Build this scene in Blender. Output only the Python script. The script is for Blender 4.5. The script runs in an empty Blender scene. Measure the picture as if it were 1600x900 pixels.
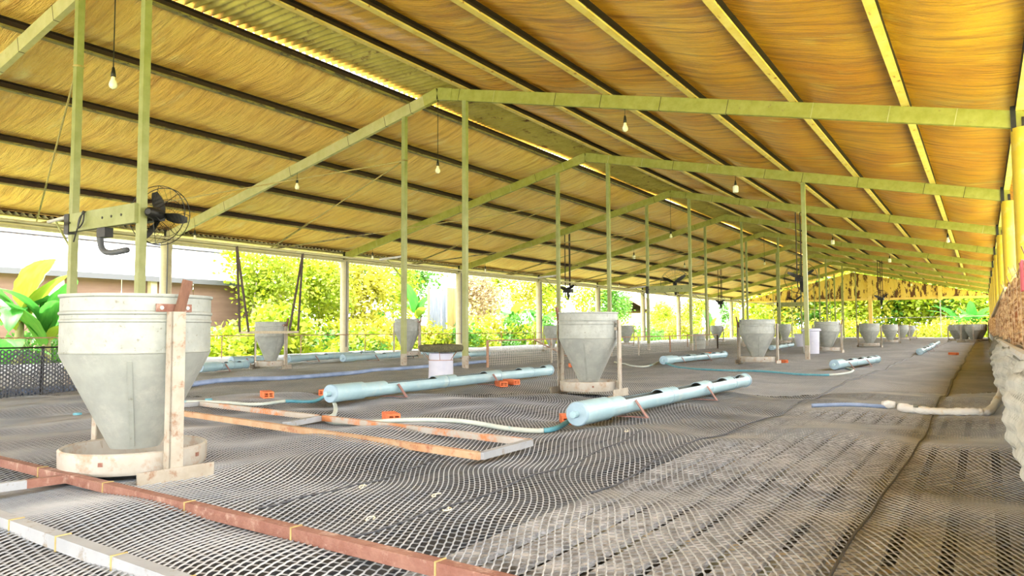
import bpy, math, random
import numpy as np
from mathutils import Vector, Matrix
random.seed(7); np.random.seed(7)
scene = bpy.context.scene
COL = scene.collection

# ---------------------------------------------------------------- camera
FPX, PITCH, YAW, ROLL, CAMH = 1149.3, .0575, .5692, -.0047, .6
_fw = Vector((-math.sin(YAW)*math.cos(PITCH), math.cos(YAW)*math.cos(PITCH), math.sin(PITCH)))
_rt = Vector((math.cos(YAW), math.sin(YAW), 0)); _up = _rt.cross(_fw)
_rt, _up = _rt*math.cos(ROLL)+_up*math.sin(ROLL), _up*math.cos(ROLL)-_rt*math.sin(ROLL)
cam_data = bpy.data.cameras.new('camera'); cam_data.sensor_width = 36; cam_data.lens = FPX/1600*36
cam_data.clip_start = .02; cam_data.clip_end = 500
cam = bpy.data.objects.new('camera', cam_data); COL.objects.link(cam)
_m = Matrix.Identity(4)
for _i in range(3):
    _m[_i][0], _m[_i][1], _m[_i][2] = _rt[_i], _up[_i], -_fw[_i]
_m[2][3] = CAMH
cam.matrix_world = _m
scene.camera = cam

# ---------------------------------------------------------------- sky, sun, exposure
world = bpy.data.worlds.new('sky'); scene.world = world; world.use_nodes = True
_bg = world.node_tree.nodes['Background']
_bg.inputs[0].default_value = (1.0, .985, .96, 1); _bg.inputs[1].default_value = 1.8
sun_d = bpy.data.lights.new('sun', 'SUN'); sun_d.energy = 3.6; sun_d.angle = .02; sun_d.color = (1, .96, .86)
sun = bpy.data.objects.new('sun', sun_d); COL.objects.link(sun)
sun.rotation_euler = (math.radians(20), math.radians(-13), 0)
vs = scene.view_settings
vs.view_transform = 'Standard'; vs.look = 'None'; vs.gamma = 1; vs.use_curve_mapping = False
vs.exposure = 2.95

# ---------------------------------------------------------------- measured layout of the shed (metres)
Y1, BAY = 9.75, 5.537                 # first whole frame in view and the frame spacing
def FY(k): return Y1+BAY*k
XA, ZA = -7.71, 4.637                 # ridge
XL, ZL, XR, ZR = -15.51, 2.76, .35, 2.9
SL, SR = (ZA-ZL)/(XA-XL), (ZA-ZR)/(XR-XA)
XP, XQ, XS = -8.47, -7.15, -2.92      # lines of slim posts
YEND = 57.
def zraft(x): return ZA-(XA-x)*SL if x < XA else ZA-(x-XA)*SR
def ray(px, py): return _fw*FPX+_rt*(px-800)-_up*(py-450)
CO = Vector((0, 0, CAMH))
def g(px, py, z=0.):
    d = ray(px, py); return CO+d*((z-CAMH)/d.z)
def ay(px, py, Y):
    d = ray(px, py); return CO+d*(Y/d.y)
def ax(px, py, X):
    d = ray(px, py); return CO+d*(X/d.x)

def zf(x, y):
    """height of the sagging net floor"""
    x = np.asarray(x, float); y = np.asarray(y, float)
    s = np.sin
    z = (.013*s(3.1*x+1.2*y+.4)+.012*s(1.3*x-2.6*y+1.1)+.010*s(5.2*x+.7*y+2)+.009*s(2.2*x+4.6*y+.3)
         + .006*s(7.7*x-3.9*y)+.004*s(9.*y+2.*x))
    z = z*np.clip(1.15-.03*y, .35, 1)
    for xs in (-.32, -1.30):
        z = z-.008*np.exp(-((x-xs)/.05)**2)
    return z-.004
def zfl(x, y): return float(zf(x, y))

# ---------------------------------------------------------------- materials
def nodes_of(name):
    m = bpy.data.materials.new(name); m.use_nodes = True
    nt = m.node_tree; return m, nt, nt.nodes, nt.links, nt.nodes['Principled BSDF']
def rgba(c): return (c[0], c[1], c[2], 1)
MATS = {}
def M(name, c1, c2=None, scale=6, lo=.35, hi=.65, rough=.6, metal=0, bump=0, bscale=30, stain=None, stretch=(1, 1, 1),
      spec=.5, transl=0, coat=0):
    m, nt, N, L, bs = nodes_of(name)
    bs.inputs['Roughness'].default_value = rough; bs.inputs['Metallic'].default_value = metal
    bs.inputs['Specular IOR Level'].default_value = spec
    tc = N.new('ShaderNodeTexCoord'); mp = N.new('ShaderNodeMapping'); mp.inputs['Scale'].default_value = stretch
    L.new(tc.outputs['Object'], mp.inputs[0])
    src = None
    if c2 is not None:
        nz = N.new('ShaderNodeTexNoise'); nz.inputs['Scale'].default_value = scale; nz.inputs['Detail'].default_value = 6
        nz.inputs['Roughness'].default_value = .62
        L.new(mp.outputs[0], nz.inputs['Vector'])
        r = N.new('ShaderNodeMapRange'); r.inputs[1].default_value = lo; r.inputs[2].default_value = hi
        L.new(nz.outputs[0], r.inputs[0])
        mx = N.new('ShaderNodeMix'); mx.data_type = 'RGBA'
        mx.inputs[6].default_value = rgba(c1); mx.inputs[7].default_value = rgba(c2)
        L.new(r.outputs[0], mx.inputs[0]); src = mx.outputs[2]
    if stain is not None:
        sc, ss, slo, shi = stain
        nz = N.new('ShaderNodeTexNoise'); nz.inputs['Scale'].default_value = ss; nz.inputs['Detail'].default_value = 8
        nz.inputs['Roughness'].default_value = .7
        mp2 = N.new('ShaderNodeMapping'); mp2.inputs['Location'].default_value = (3.7, 8.1, 1.9); mp2.inputs['Scale'].default_value = stretch
        L.new(tc.outputs['Object'], mp2.inputs[0]); L.new(mp2.outputs[0], nz.inputs['Vector'])
        r = N.new('ShaderNodeMapRange'); r.inputs[1].default_value = slo; r.inputs[2].default_value = shi
        L.new(nz.outputs[0], r.inputs[0])
        mx = N.new('ShaderNodeMix'); mx.data_type = 'RGBA'
        if src is None: mx.inputs[6].default_value = rgba(c1)
        else: L.new(src, mx.inputs[6])
        mx.inputs[7].default_value = rgba(sc); L.new(r.outputs[0], mx.inputs[0]); src = mx.outputs[2]
    if src is None: bs.inputs['Base Color'].default_value = rgba(c1)
    else: L.new(src, bs.inputs['Base Color'])
    if bump:
        nb = N.new('ShaderNodeTexNoise'); nb.inputs['Scale'].default_value = bscale; nb.inputs['Detail'].default_value = 5
        L.new(mp.outputs[0], nb.inputs['Vector'])
        b = N.new('ShaderNodeBump'); b.inputs['Strength'].default_value = bump; b.inputs['Distance'].default_value = .02
        L.new(nb.outputs[0], b.inputs['Height']); L.new(b.outputs[0], bs.inputs['Normal'])
    if transl:
        out = N['Material Output']; tr = N.new('ShaderNodeBsdfTranslucent'); ms = N.new('ShaderNodeMixShader')
        ms.inputs[0].default_value = transl
        if src is None: tr.inputs[0].default_value = rgba(c1)
        else: L.new(src, tr.inputs[0])
        L.new(bs.outputs[0], ms.inputs[1]); L.new(tr.outputs[0], ms.inputs[2]); L.new(ms.outputs[0], out.inputs[0])
    MATS[name] = m
    return m

M('olive_paint', (.24, .24, .03), (.31, .30, .065), 9, rough=.55, stain=((.20, .13, .05), 22, .62, .70))
M('olive_post', (.20, .215, .065), (.27, .285, .115), 5, rough=.55, stain=((.25, .20, .10), 30, .64, .70))
M('cream_beam', (.36, .335, .16), (.43, .405, .23), 7, rough=.6, stain=((.32, .22, .10), 14, .62, .72))
M('yellow_column', (.54, .38, .02), (.58, .43, .05), 4, rough=.55, stain=((.55, .50, .28), 3, .55, .75))
M('beige_column', (.36, .32, .19), (.43, .39, .26), 4, rough=.6, stain=((.36, .28, .14), 6, .60, .75))
M('purlin_yellow', (.58, .41, .11), (.66, .52, .23), 6, rough=.6, stain=((.25, .10, .03), 11, .60, .66), stretch=(1, .6, 1))
M('purlin_olive', (.24, .20, .05), (.14, .10, .03), 5, rough=.6, stain=((.05, .035, .025), 9, .52, .60), stretch=(1, .6, 1))
M('purlin_inside', (.035, .013, .008), (.02, .008, .006), 8, rough=.85)  # rust brown, darkened for the shade inside the open channels
M('galvanised', (.225, .24, .215), (.29, .305, .275), 14, rough=.55, metal=.12, bump=.06, bscale=60, stain=((.15, .14, .11), 45, .60, .68))
M('galvanised_dull', (.265, .28, .255), (.335, .35, .315), 9, rough=.55, metal=.25, stain=((.38, .38, .34), 8, .52, .7))
M('white_iron', (.28, .245, .19), (.35, .32, .26), 12, rough=.65, stain=((.20, .09, .04), 16, .53, .68))
M('pan_enamel', (.32, .29, .235), (.38, .36, .32), 9, rough=.5, stain=((.27, .15, .07), 10, .52, .70))
M('rust', (.17, .068, .047), (.23, .115, .083), 14, rough=.85, bump=.3, bscale=80, stain=((.36, .25, .20), 18, .54, .70))
M('rust_white', (.40, .39, .37), (.36, .32, .27), 5, rough=.7, stain=((.48, .19, .07), 4.5, .50, .60))
M('rust_cream', (.44, .33, .21), (.40, .22, .11), 6, rough=.8, stain=((.30, .10, .05), 9, .55, .66))
M('white_pipe', (.24, .255, .27), (.29, .305, .32), 6, rough=.6, stain=((.17, .14, .10), 20, .56, .68))
M('pvc_blue', (.26, .40, .45), (.32, .47, .51), 5, rough=.4, stain=((.40, .47, .45), 7, .55, .75))
M('pvc_cap', (.21, .32, .40), (.27, .38, .45), 7, rough=.5)
M('pvc_inside', (.10, .12, .11), (.16, .17, .14), 9, rough=.8)
M('pipe_navy', (.15, .21, .34), (.24, .31, .46), 5, rough=.55)
M('hose', (.40, .47, .45), (.52, .56, .50), 6, rough=.55, stain=((.20, .36, .40), 4, .58, .64))
M('hose_teal', (.06, .25, .33), (.12, .34, .42), 9, rough=.5)
M('brick', (.55, .12, .04), (.62, .19, .07), 20, rough=.85, bump=.15, bscale=90)
M('white_plastic', (.38, .39, .47), (.43, .44, .51), 6, rough=.45, stain=((.55, .55, .52), 9, .6, .75))
M('moss', (.05, .05, .025), (.13, .12, .055), 60, rough=.95, bump=.9, bscale=110)
M('dark_iron', (.010, .010, .010), (.022, .02, .018), 15, rough=.5, metal=.4)
M('black_plastic', (.006, .006, .006), (.012, .012, .012), 12, rough=.45)
M('dark_rope', (.07, .045, .035), (.04, .03, .025), 20, rough=.9)
M('rope_tan', (.42, .34, .14), (.30, .22, .08), 30, rough=.9)
M('wood_dark', (.10, .042, .024), (.16, .075, .042), 9, rough=.8, stretch=(6, 6, 1), bump=.2, bscale=20)
M('wood_grey', (.36, .30, .20), (.46, .40, .28), 9, rough=.8, stretch=(1, 6, 6))
M('bulb_glass', (.80, .76, .60), rough=.15)
M('led_white', (.85, .85, .80), rough=.4)
M('net_left', (.035, .04, .05), (.07, .075, .085), 20, rough=.6)
M('wire_grey', (.40, .40, .38), (.50, .48, .44), 20, rough=.6)
M('wire_tan', (.50, .38, .26), (.60, .48, .34), 20, rough=.9)
M('wire_rust', (.25, .13, .08), (.34, .20, .13), 20, rough=.8)
M('grass', (.28, .36, .06), (.50, .48, .16), 1.2, rough=.95, bump=.5, bscale=25)
M('soil', (.10, .085, .065), (.05, .045, .04), 4, rough=1)
M('bandage', (.60, .61, .60), (.66, .66, .63), 10, rough=.9, bump=.5, bscale=45, stain=((.55, .38, .16), 5, .56, .72))
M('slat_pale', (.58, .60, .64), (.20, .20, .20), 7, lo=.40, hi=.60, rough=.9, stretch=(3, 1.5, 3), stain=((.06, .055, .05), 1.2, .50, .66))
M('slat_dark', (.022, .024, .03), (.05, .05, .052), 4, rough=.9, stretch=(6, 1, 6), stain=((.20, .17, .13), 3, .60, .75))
M('white_roof', (.85, .85, .86), (.90, .90, .90), 3, rough=.4)
M('grey_trim', (.075, .08, .09), rough=.6)
M('brown_tarp', (.13, .078, .058), (.17, .108, .082), 2, rough=.9, stretch=(1, .4, 3))
M('pale_net', (.30, .37, .38), (.36, .43, .42), 4, rough=.9, transl=.3)
M('leaf_lime', (.17, .27, .01), (.28, .32, .014), 1.5, rough=.55, transl=.45)
M('leaf_green', (.05, .17, .025), (.09, .22, .022), 1.5, rough=.5, transl=.45)
M('leaf_yellow', (.36, .33, .02), (.29, .30, .03), 1.5, rough=.55, transl=.45)
M('leaf_dry', (.26, .19, .10), (.33, .26, .15), 2, rough=.9, transl=.3)
M('banana_leaf', (.03, .18, .025), (.065, .24, .035), 3, rough=.4, transl=.5, stretch=(1, 5, 1))
M('banana_yellow', (.14, .23, .014), (.20, .26, .028), 3, rough=.4, transl=.5, stretch=(1, 5, 1))
M('banana_stem', (.20, .23, .08), (.17, .14, .07), 5, rough=.7, stretch=(4, 4, 1))
M('bark', (.17, .15, .10), (.23, .20, .14), 6, rough=.9, stretch=(4, 4, 1), bump=.4, bscale=20)
M('sheet_blue', (.17, .20, .25), (.24, .27, .32), 3, rough=.5, metal=.2, stretch=(4, 4, .6))
M('sheet_yellow', (.28, .20, .05), (.36, .28, .10), 3, rough=.7, stretch=(4, 4, .6))
M('roof_brown', (.20, .13, .09), (.26, .17, .12), 2, rough=.9)
M('ridge_metal', (.60, .50, .14), (.44, .35, .08), 3, rough=.35, metal=.4, stain=((.16, .07, .03), 4, .56, .68))
M('eave_sheet', (.70, .66, .42), (.62, .56, .32), 4, rough=.5, transl=.25)
M('gable_paint', (.68, .46, .08), (.76, .58, .16), 2, rough=.8, stain=((.10, .04, .018), 2.0, .50, .54), stretch=(1.4, 1, .5))
M('yellow_beam', (.72, .50, .10), (.80, .60, .18), 3, rough=.6)
M('burlap', (.24, .13, .06), (.60, .47, .31), 30, lo=.42, hi=.58, rough=1, bump=.9, bscale=30, stain=((.30, .13, .06), 9, .58, .68), stretch=(1, .12, 1), transl=.45)
M('curtain_net', (.20, .20, .17), (.30, .30, .26), 9, rough=1, bump=.9, bscale=70, stain=((.22, .22, .20), 12, .56, .68))
M('pink_cloth', (.75, .16, .22), rough=.8)
M('red_paint', (.62, .10, .07), (.5, .08, .06), 8, rough=.7)

def foil_material(name, warm):
    """wrinkled golden insulation foil: folds run across the shed, laps between the strips"""
    m, nt, N, L, bs = nodes_of(name)
    tc = N.new('ShaderNodeTexCoord')
    def noise(scale, sx, sy, det=5, loc=0):
        mp = N.new('ShaderNodeMapping'); mp.inputs['Scale'].default_value = (sx, sy, 1); mp.inputs['Location'].default_value = (loc, loc, 0)
        L.new(tc.outputs['Object'], mp.inputs[0])
        nz = N.new('ShaderNodeTexNoise'); nz.inputs['Scale'].default_value = scale; nz.inputs['Detail'].default_value = det
        nz.inputs['Roughness'].default_value = .6; nz.inputs['Distortion'].default_value = .4
        L.new(mp.outputs[0], nz.inputs['Vector']); return nz.outputs[0]
    def ramp(s, lo, hi):
        r = N.new('ShaderNodeMapRange'); r.inputs[1].default_value = lo; r.inputs[2].default_value = hi; L.new(s, r.inputs[0]); return r.outputs[0]
    def mixc(f, a, b):
        mx = N.new('ShaderNodeMix'); mx.data_type = 'RGBA'
        for i, v in ((6, a), (7, b)):
            if isinstance(v, tuple): mx.inputs[i].default_value = rgba(v)
            else: L.new(v, mx.inputs[i])
        L.new(f, mx.inputs[0]); return mx.outputs[2]
    big = ramp(noise(.55, 1, .8, 4), .36, .66)
    c = mixc(big, warm[0], warm[1])
    c = mixc(ramp(noise(1.1, .9, 1.6, 6, 5.3), .58, .78), c, warm[2])
    c = mixc(ramp(noise(2.2, .35, 4.0, 6, 9.1), .46, .74), c, warm[3])  # dark fold tone: shade of the wrinkles put into the colour
    L.new(c, bs.inputs['Base Color'])
    bs.inputs['Metallic'].default_value = .03; bs.inputs['Roughness'].default_value = .40
    w1 = noise(2.4, .35, 3.6, 6, 2.2); w2 = noise(8, .4, 5, 4, 7.7)
    add = N.new('ShaderNodeMath'); add.operation = 'MULTIPLY_ADD'; add.inputs[1].default_value = .35
    L.new(w2, add.inputs[0]); L.new(w1, add.inputs[2])
    b = N.new('ShaderNodeBump'); b.inputs['Strength'].default_value = 1.0; b.inputs['Distance'].default_value = .22
    L.new(add.outputs[0], b.inputs['Height']); L.new(b.outputs[0], bs.inputs['Normal'])
    MATS[name] = m
foil_material('foil_right', ((.74, .29, .012), (.84, .43, .03), (.90, .66, .17), (.34, .10, .008)))
foil_material('foil_left', ((.93, .54, .13), (.97, .66, .20), (.97, .80, .42), (.62, .27, .05)))

def net_material(name, far, kind=''):
    """grey hexagon net; far away the holes are part of the colour"""
    m, nt, N, L, bs = nodes_of(name)
    tc = N.new('ShaderNodeTexCoord')
    def noise(scale, det=5, stretch=(1, 1, 1)):
        mp = N.new('ShaderNodeMapping'); mp.inputs['Scale'].default_value = stretch; L.new(tc.outputs['Object'], mp.inputs[0])
        nz = N.new('ShaderNodeTexNoise'); nz.inputs['Scale'].default_value = scale; nz.inputs['Detail'].default_value = det
        nz.inputs['Roughness'].default_value = .65
        L.new(mp.outputs[0], nz.inputs['Vector']); return nz.outputs[0]
    def ramp(s, lo, hi, a=0., b=1.):
        r = N.new('ShaderNodeMapRange'); r.inputs[1].default_value = lo; r.inputs[2].default_value = hi
        r.inputs[3].default_value = a; r.inputs[4].default_value = b; L.new(s, r.inputs[0]); return r.outputs[0]
    def mixc(f, a, b):
        mx = N.new('ShaderNodeMix'); mx.data_type = 'RGBA'
        for i, v in ((6, a), (7, b)):
            if isinstance(v, tuple): mx.inputs[i].default_value = rgba(v)
            else: L.new(v, mx.inputs[i])
        L.new(f, mx.inputs[0]); return mx.outputs[2]
    ca, cb = ((.26, .29, .33), (.40, .42, .44)) if kind != 'rung' else ((.11, .125, .145), (.20, .21, .22))
    strand = mixc(ramp(noise(1.6), .38, .62), ca, cb)
    strand = mixc(ramp(noise(.7), .55, .75), strand, (.30, .30, .30))
    if far:
        mp = N.new('ShaderNodeMapping'); mp.inputs['Rotation'].default_value = (0, 0, math.radians(-28))
        L.new(tc.outputs['Object'], mp.inputs[0])
        bt = N.new('ShaderNodeTexBrick'); bt.inputs['Scale'].default_value = 1
        bt.inputs['Brick Width'].default_value = .036; bt.inputs['Row Height'].default_value = .023
        bt.inputs['Mortar Size'].default_value = .0042; bt.inputs['Mortar Smooth'].default_value = .2
        rot = N.new('ShaderNodeMapping'); rot.inputs['Rotation'].default_value = (0, 0, math.radians(90)); L.new(mp.outputs[0], rot.inputs[0])
        L.new(rot.outputs[0], bt.inputs['Vector'])
        hole = mixc(ramp(noise(.9, 6, (1, .5, 1)), .42, .68), (.034, .038, .045), (.14, .14, .14))
        c = mixc(bt.outputs['Fac'], hole, strand)
        stains = ramp(noise(.5, 6, (1, .6, 1)), .58, .76)
        c = mixc(stains, c, (.06, .055, .05))
        L.new(c, bs.inputs['Base Color'])
    else:
        L.new(strand, bs.inputs['Base Color'])
    bs.inputs['Roughness'].default_value = .75
    MATS[name] = m
net_material('net_far', True); net_material('net_near', False); net_material('net_rung', False, 'rung')

M('twine', (.62, .55, .38), (.70, .66, .52), 30, rough=.9)
M('stand_rust', (.20, .10, .085), (.27, .15, .13), 14, rough=.85)
M('net_drape', (.46, .47, .42), (.58, .58, .52), 12, rough=.9)

# ---------------------------------------------------------------- mesh helpers
class MB:
    """collects shapes; build() links them as one mesh object"""
    def __init__(self): self.v = []; self.f = []
    def add(self, vs, fs):
        o = len(self.v); self.v += [tuple(p) for p in vs]; self.f += [tuple(i+o for i in q) for q in fs]; return self
    def box(self, x0, x1, y0, y1, z0, z1):
        return self.add([(x0, y0, z0), (x1, y0, z0), (x1, y1, z0), (x0, y1, z0), (x0, y0, z1), (x1, y0, z1), (x1, y1, z1), (x0, y1, z1)],
                        [(3, 2, 1, 0), (4, 5, 6, 7), (0, 1, 5, 4), (1, 2, 6, 5), (2, 3, 7, 6), (3, 0, 4, 7)])
    def bar(self, a, b, w, h, upv=(0, 0, 1), ends=True):
        """rectangular bar from a to b, w across, h along upv"""
        a, b = Vector(a), Vector(b); d = (b-a).normalized(); u = Vector(upv)
        if abs(d.dot(u)) > .98: u = Vector((0, 1, 0))
        s = d.cross(u).normalized()*(w/2); u = s.cross(d).normalized()*(h/2)
        vs = [p+s*i+u*j for p in (a, b) for i, j in ((-1, -1), (1, -1), (1, 1), (-1, 1))]
        fs = [(0, 1, 5, 4), (1, 2, 6, 5), (2, 3, 7, 6), (3, 0, 4, 7)]
        if ends: fs += [(3, 2, 1, 0), (4, 5, 6, 7)]
        return self.add(vs, fs)
    def tube(self, pts, r, n=8, caps=True):
        pts = [Vector(p) for p in pts]; rs = r if isinstance(r, (list, tuple)) else [r]*len(pts)
        vs = []; prev = None
        for i, p in enumerate(pts):
            d = (pts[min(i+1, len(pts)-1)]-pts[max(i-1, 0)]).normalized()
            if prev is None:
                t = Vector((0, 0, 1)) if abs(d.z) < .9 else Vector((1, 0, 0)); prev = d.cross(t).normalized()
            prev = (prev-d*prev.dot(d)).normalized(); q = d.cross(prev)
            vs += [p+(prev*math.cos(2*math.pi*k/n)+q*math.sin(2*math.pi*k/n))*rs[i] for k in range(n)]
        fs = [(i*n+k, i*n+(k+1) % n, (i+1)*n+(k+1) % n, (i+1)*n+k) for i in range(len(pts)-1) for k in range(n)]
        if caps: fs += [tuple(range(n-1, -1, -1)), tuple((len(pts)-1)*n+k for k in range(n))]
        return self.add(vs, fs)
    def lathe(self, prof, n=32, c=(0, 0, 0), closed=False):
        vs = [(c[0]+r*math.cos(2*math.pi*k/n), c[1]+r*math.sin(2*math.pi*k/n), c[2]+z) for r, z in prof for k in range(n)]
        m = len(prof)
        fs = [(i*n+k, i*n+(k+1) % n, ((i+1) % m)*n+(k+1) % n, ((i+1) % m)*n+k) for i in range(m if closed else m-1) for k in range(n)]
        return self.add(vs, fs)
    def prism(self, poly, a, b, axis):
        """polygon of 2D points extruded from a to b along axis 0/1/2"""
        def P(u, v, w): return {0: (w, u, v), 1: (u, w, v), 2: (u, v, w)}[axis]
        n = len(poly)
        vs = [P(u, v, a) for u, v in poly]+[P(u, v, b) for u, v in poly]
        return self.add(vs, [(i, (i+1) % n, n+(i+1) % n, n+i) for i in range(n)]+[tuple(range(n-1, -1, -1)), tuple(range(n, 2*n))])
    def build(self, name, mat, parent=None, smooth=False, loc=None, rz=0):
        me = bpy.data.meshes.new(name); me.from_pydata(self.v, [], self.f); me.update()
        return link(name, me, mat, parent, smooth, loc, rz)
def link(name, me, mat, parent=None, smooth=False, loc=None, rz=0):
    if mat and not me.materials: me.materials.append(MATS[mat])
    if smooth: me.polygons.foreach_set('use_smooth', [True]*len(me.polygons))
    o = bpy.data.objects.new(name, me); COL.objects.link(o)
    if parent: o.parent = parent
    if loc is not None: o.location = loc
    o.rotation_euler.z = rz
    return o
def autosmooth(o, deg=40):
    me = o.data; me.polygons.foreach_set('use_smooth', [True]*len(me.polygons))
    me.set_sharp_from_angle(angle=math.radians(deg)); return o
def tag(o, label=None, cat=None, group=None, kind=None):
    if label: o['label'] = label
    if cat: o['category'] = cat
    if group: o['group'] = group
    if kind: o['kind'] = kind
    return o
def thing(name, loc, label=None, cat=None, group=None, rz=0, kind=None):
    o = bpy.data.objects.new(name, None); COL.objects.link(o); o.location = loc; o.rotation_euler.z = rz
    o.empty_display_size = .1
    return tag(o, label, cat, group, kind)
def copy_tree(o, parent=None):
    c = o.copy(); COL.objects.link(c)
    if parent: c.parent = parent
    for ch in list(o.children): copy_tree(ch, c)
    return c
def mesh_np(name, verts, quads, mat, parent=None, smooth=False):
    """fast mesh from numpy arrays of vertices and quads"""
    me = bpy.data.meshes.new(name); nv, nq = len(verts), len(quads)
    me.vertices.add(nv); me.vertices.foreach_set('co', np.ascontiguousarray(verts, np.float32).ravel())
    me.loops.add(nq*4); me.loops.foreach_set('vertex_index', np.ascontiguousarray(quads, np.int32).ravel())
    me.polygons.add(nq); me.polygons.foreach_set('loop_start', np.arange(nq, dtype=np.int32)*4)
    me.update(calc_edges=True); me.validate()
    return link(name, me, mat, parent, smooth)
def spline(pts, n=6):
    """smooth Catmull-Rom polyline"""
    P = [Vector(p) for p in pts]; P = [P[0]*2-P[1]]+P+[P[-1]*2-P[-2]]; out = []
    for i in range(1, len(P)-2):
        for k in range(n):
            t = k/n; a, b, c, d = P[i-1], P[i], P[i+1], P[i+2]
            out.append(.5*((2*b)+(c-a)*t+(2*a-5*b+4*c-d)*t*t+(3*b-a-3*c+d)*t**3))
    return out+[P[-2]]
ORD = ['nearest', 'second', 'third', 'fourth', 'fifth', 'sixth', 'seventh', 'eighth', 'ninth', 'tenth', 'eleventh']

# ================================================================ THE SETTING
# ---------------------------------------------------------------- ground, floor of slats and hexagon net
o = MB().add([(-120, -30, -.75), (60, -30, -.75), (60, 140, -.75), (-120, 140, -.75)], [(0, 1, 2, 3)]).build('ground', 'grass')
tag(o, 'bright yellow green grassy ground around the open shed', None, kind='structure')

floor = MB().box(-15.7, .42, -8, YEND+.5, -.70, -.50).build('floor', 'soil')
tag(floor, 'dark ground bed under the raised slatted floor', None, kind='structure')
_edge = MB().box(-15.75, -15.60, -8, YEND, -.74, -.03).build('edge_board', 'slat_pale', floor)

# slats under the net, laid along the shed
_sl = {}
x = .30; i = 0
while x > -9.4:
    w = .105
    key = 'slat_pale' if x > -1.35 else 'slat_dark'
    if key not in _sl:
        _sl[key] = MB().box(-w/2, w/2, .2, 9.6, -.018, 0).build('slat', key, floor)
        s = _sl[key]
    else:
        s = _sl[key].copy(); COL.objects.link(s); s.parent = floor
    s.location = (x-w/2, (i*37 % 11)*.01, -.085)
    x -= w+.04; i += 1
for k in range(6):
    yb = .8+k*1.6
    MB().box(-9.4, .32, yb, yb+.07, -.18, -.105).build('joist', 'wood_grey', floor)

def hexnet(us, vs, w, l, zig=.18):
    """vertex grid and edges of a honeycomb laid in (u, v)"""
    I, J = np.meshgrid(np.arange(us[0], us[1]), np.arange(vs[0], vs[1]), indexing='ij')
    s = np.where((I+J//1) % 2 == 0, 1., -1.)
    u = (I+zig*s)*w; v = J*l
    n, m = I.shape
    idx = np.arange(n*m).reshape(n, m)
    e1 = np.stack([idx[:, :-1].ravel(), idx[:, 1:].ravel()], 1)
    a = idx[:-1, :]; b = idx[1:, :]
    ok = s[:-1, :] > 0                       # near neighbours: this one leans right, the next one leans left
    e2 = np.stack([a[ok], b[ok]], 1)
    return u.ravel(), v.ravel(), np.concatenate([e1, e2])
def ribbons(P, E, nrm, hw, hh):
    """roof-shaped strips along the edges E between points P; nrm = surface normals at the points"""
    A, B = P[E[:, 0]], P[E[:, 1]]; d = B-A; d /= np.linalg.norm(d, axis=1)[:, None]+1e-9
    na, nb = nrm[E[:, 0]], nrm[E[:, 1]]
    s = np.cross(d, na); s /= np.linalg.norm(s, axis=1)[:, None]+1e-9
    V = np.stack([A-s*hw-na*hh, A+na*hh, A+s*hw-na*hh, B-s*hw-nb*hh, B+nb*hh, B+s*hw-nb*hh], 1).reshape(-1, 3)
    k = np.arange(len(E))[:, None]*6
    Q = np.concatenate([k+np.array([[0, 3, 4, 1]]), k+np.array([[1, 4, 5, 2]])])
    return V, Q

NETDIR = math.radians(28)
cn, sn = math.cos(NETDIR), math.sin(NETDIR)
W_, L_ = .0225, .0180
u, v, E = hexnet((-360, 300), (-240, 620), W_, L_, .05)
u = u+.026*np.sin(v*3.3+u*1.1)+.013*np.sin(v*7.1+u*2.3+1)        # strands pulled into gentle bends
X = u*cn-v*sn; Y = u*sn+v*cn
def camproj(X, Y, Z):
    dx, dy, dz = X, Y, Z-CAMH
    z = dx*_fw.x+dy*_fw.y+dz*_fw.z
    zz = np.where(z > .05, z, .05)
    return 800+FPX*(dx*_rt.x+dy*_rt.y+dz*_rt.z)/zz, 450-FPX*(dx*_up.x+dy*_up.y+dz*_up.z)/zz, z
px, py, pz = camproj(X, Y, X*0)
NEARD = 7.0
keep = (pz > .9) & (pz < NEARD) & (px > -160) & (px < 1900) & (X < .36) & (py < 1060) & (X > -9.2)
ek = keep[E[:, 0]] & keep[E[:, 1]]; E = E[ek]
used, inv = np.unique(E, return_inverse=True); E = inv.reshape(-1, 2)
X, Y = X[used], Y[used]; Z = zf(X, Y)
nx = -(zf(X+.005, Y)-zf(X-.005, Y))/.01; ny = -(zf(X, Y+.005)-zf(X, Y-.005))/.01
nrm = np.stack([nx, ny, np.ones_like(nx)], 1); nrm /= np.linalg.norm(nrm, axis=1)[:, None]
NET_P = np.stack([X, Y, Z], 1)
dE = NET_P[E[:, 1]]-NET_P[E[:, 0]]; along = np.abs(dE[:, 0]*-sn+dE[:, 1]*cn) > np.abs(dE[:, 0]*cn+dE[:, 1]*sn)
V, Q = ribbons(NET_P-nrm*.0022, E[~along], nrm, .0024, .0012)
o = mesh_np('netting_rungs', V, Q, 'net_rung', floor); tag(o, 'fine darker cross threads of the floor netting', kind='stuff')
V, Q = ribbons(NET_P, E[along], nrm, .0027, .0018)
o = mesh_np('hexagon_netting', V, Q, 'net_near', floor); tag(o, 'grey hexagon plastic netting, dusty and wavy', kind='stuff')

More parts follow.
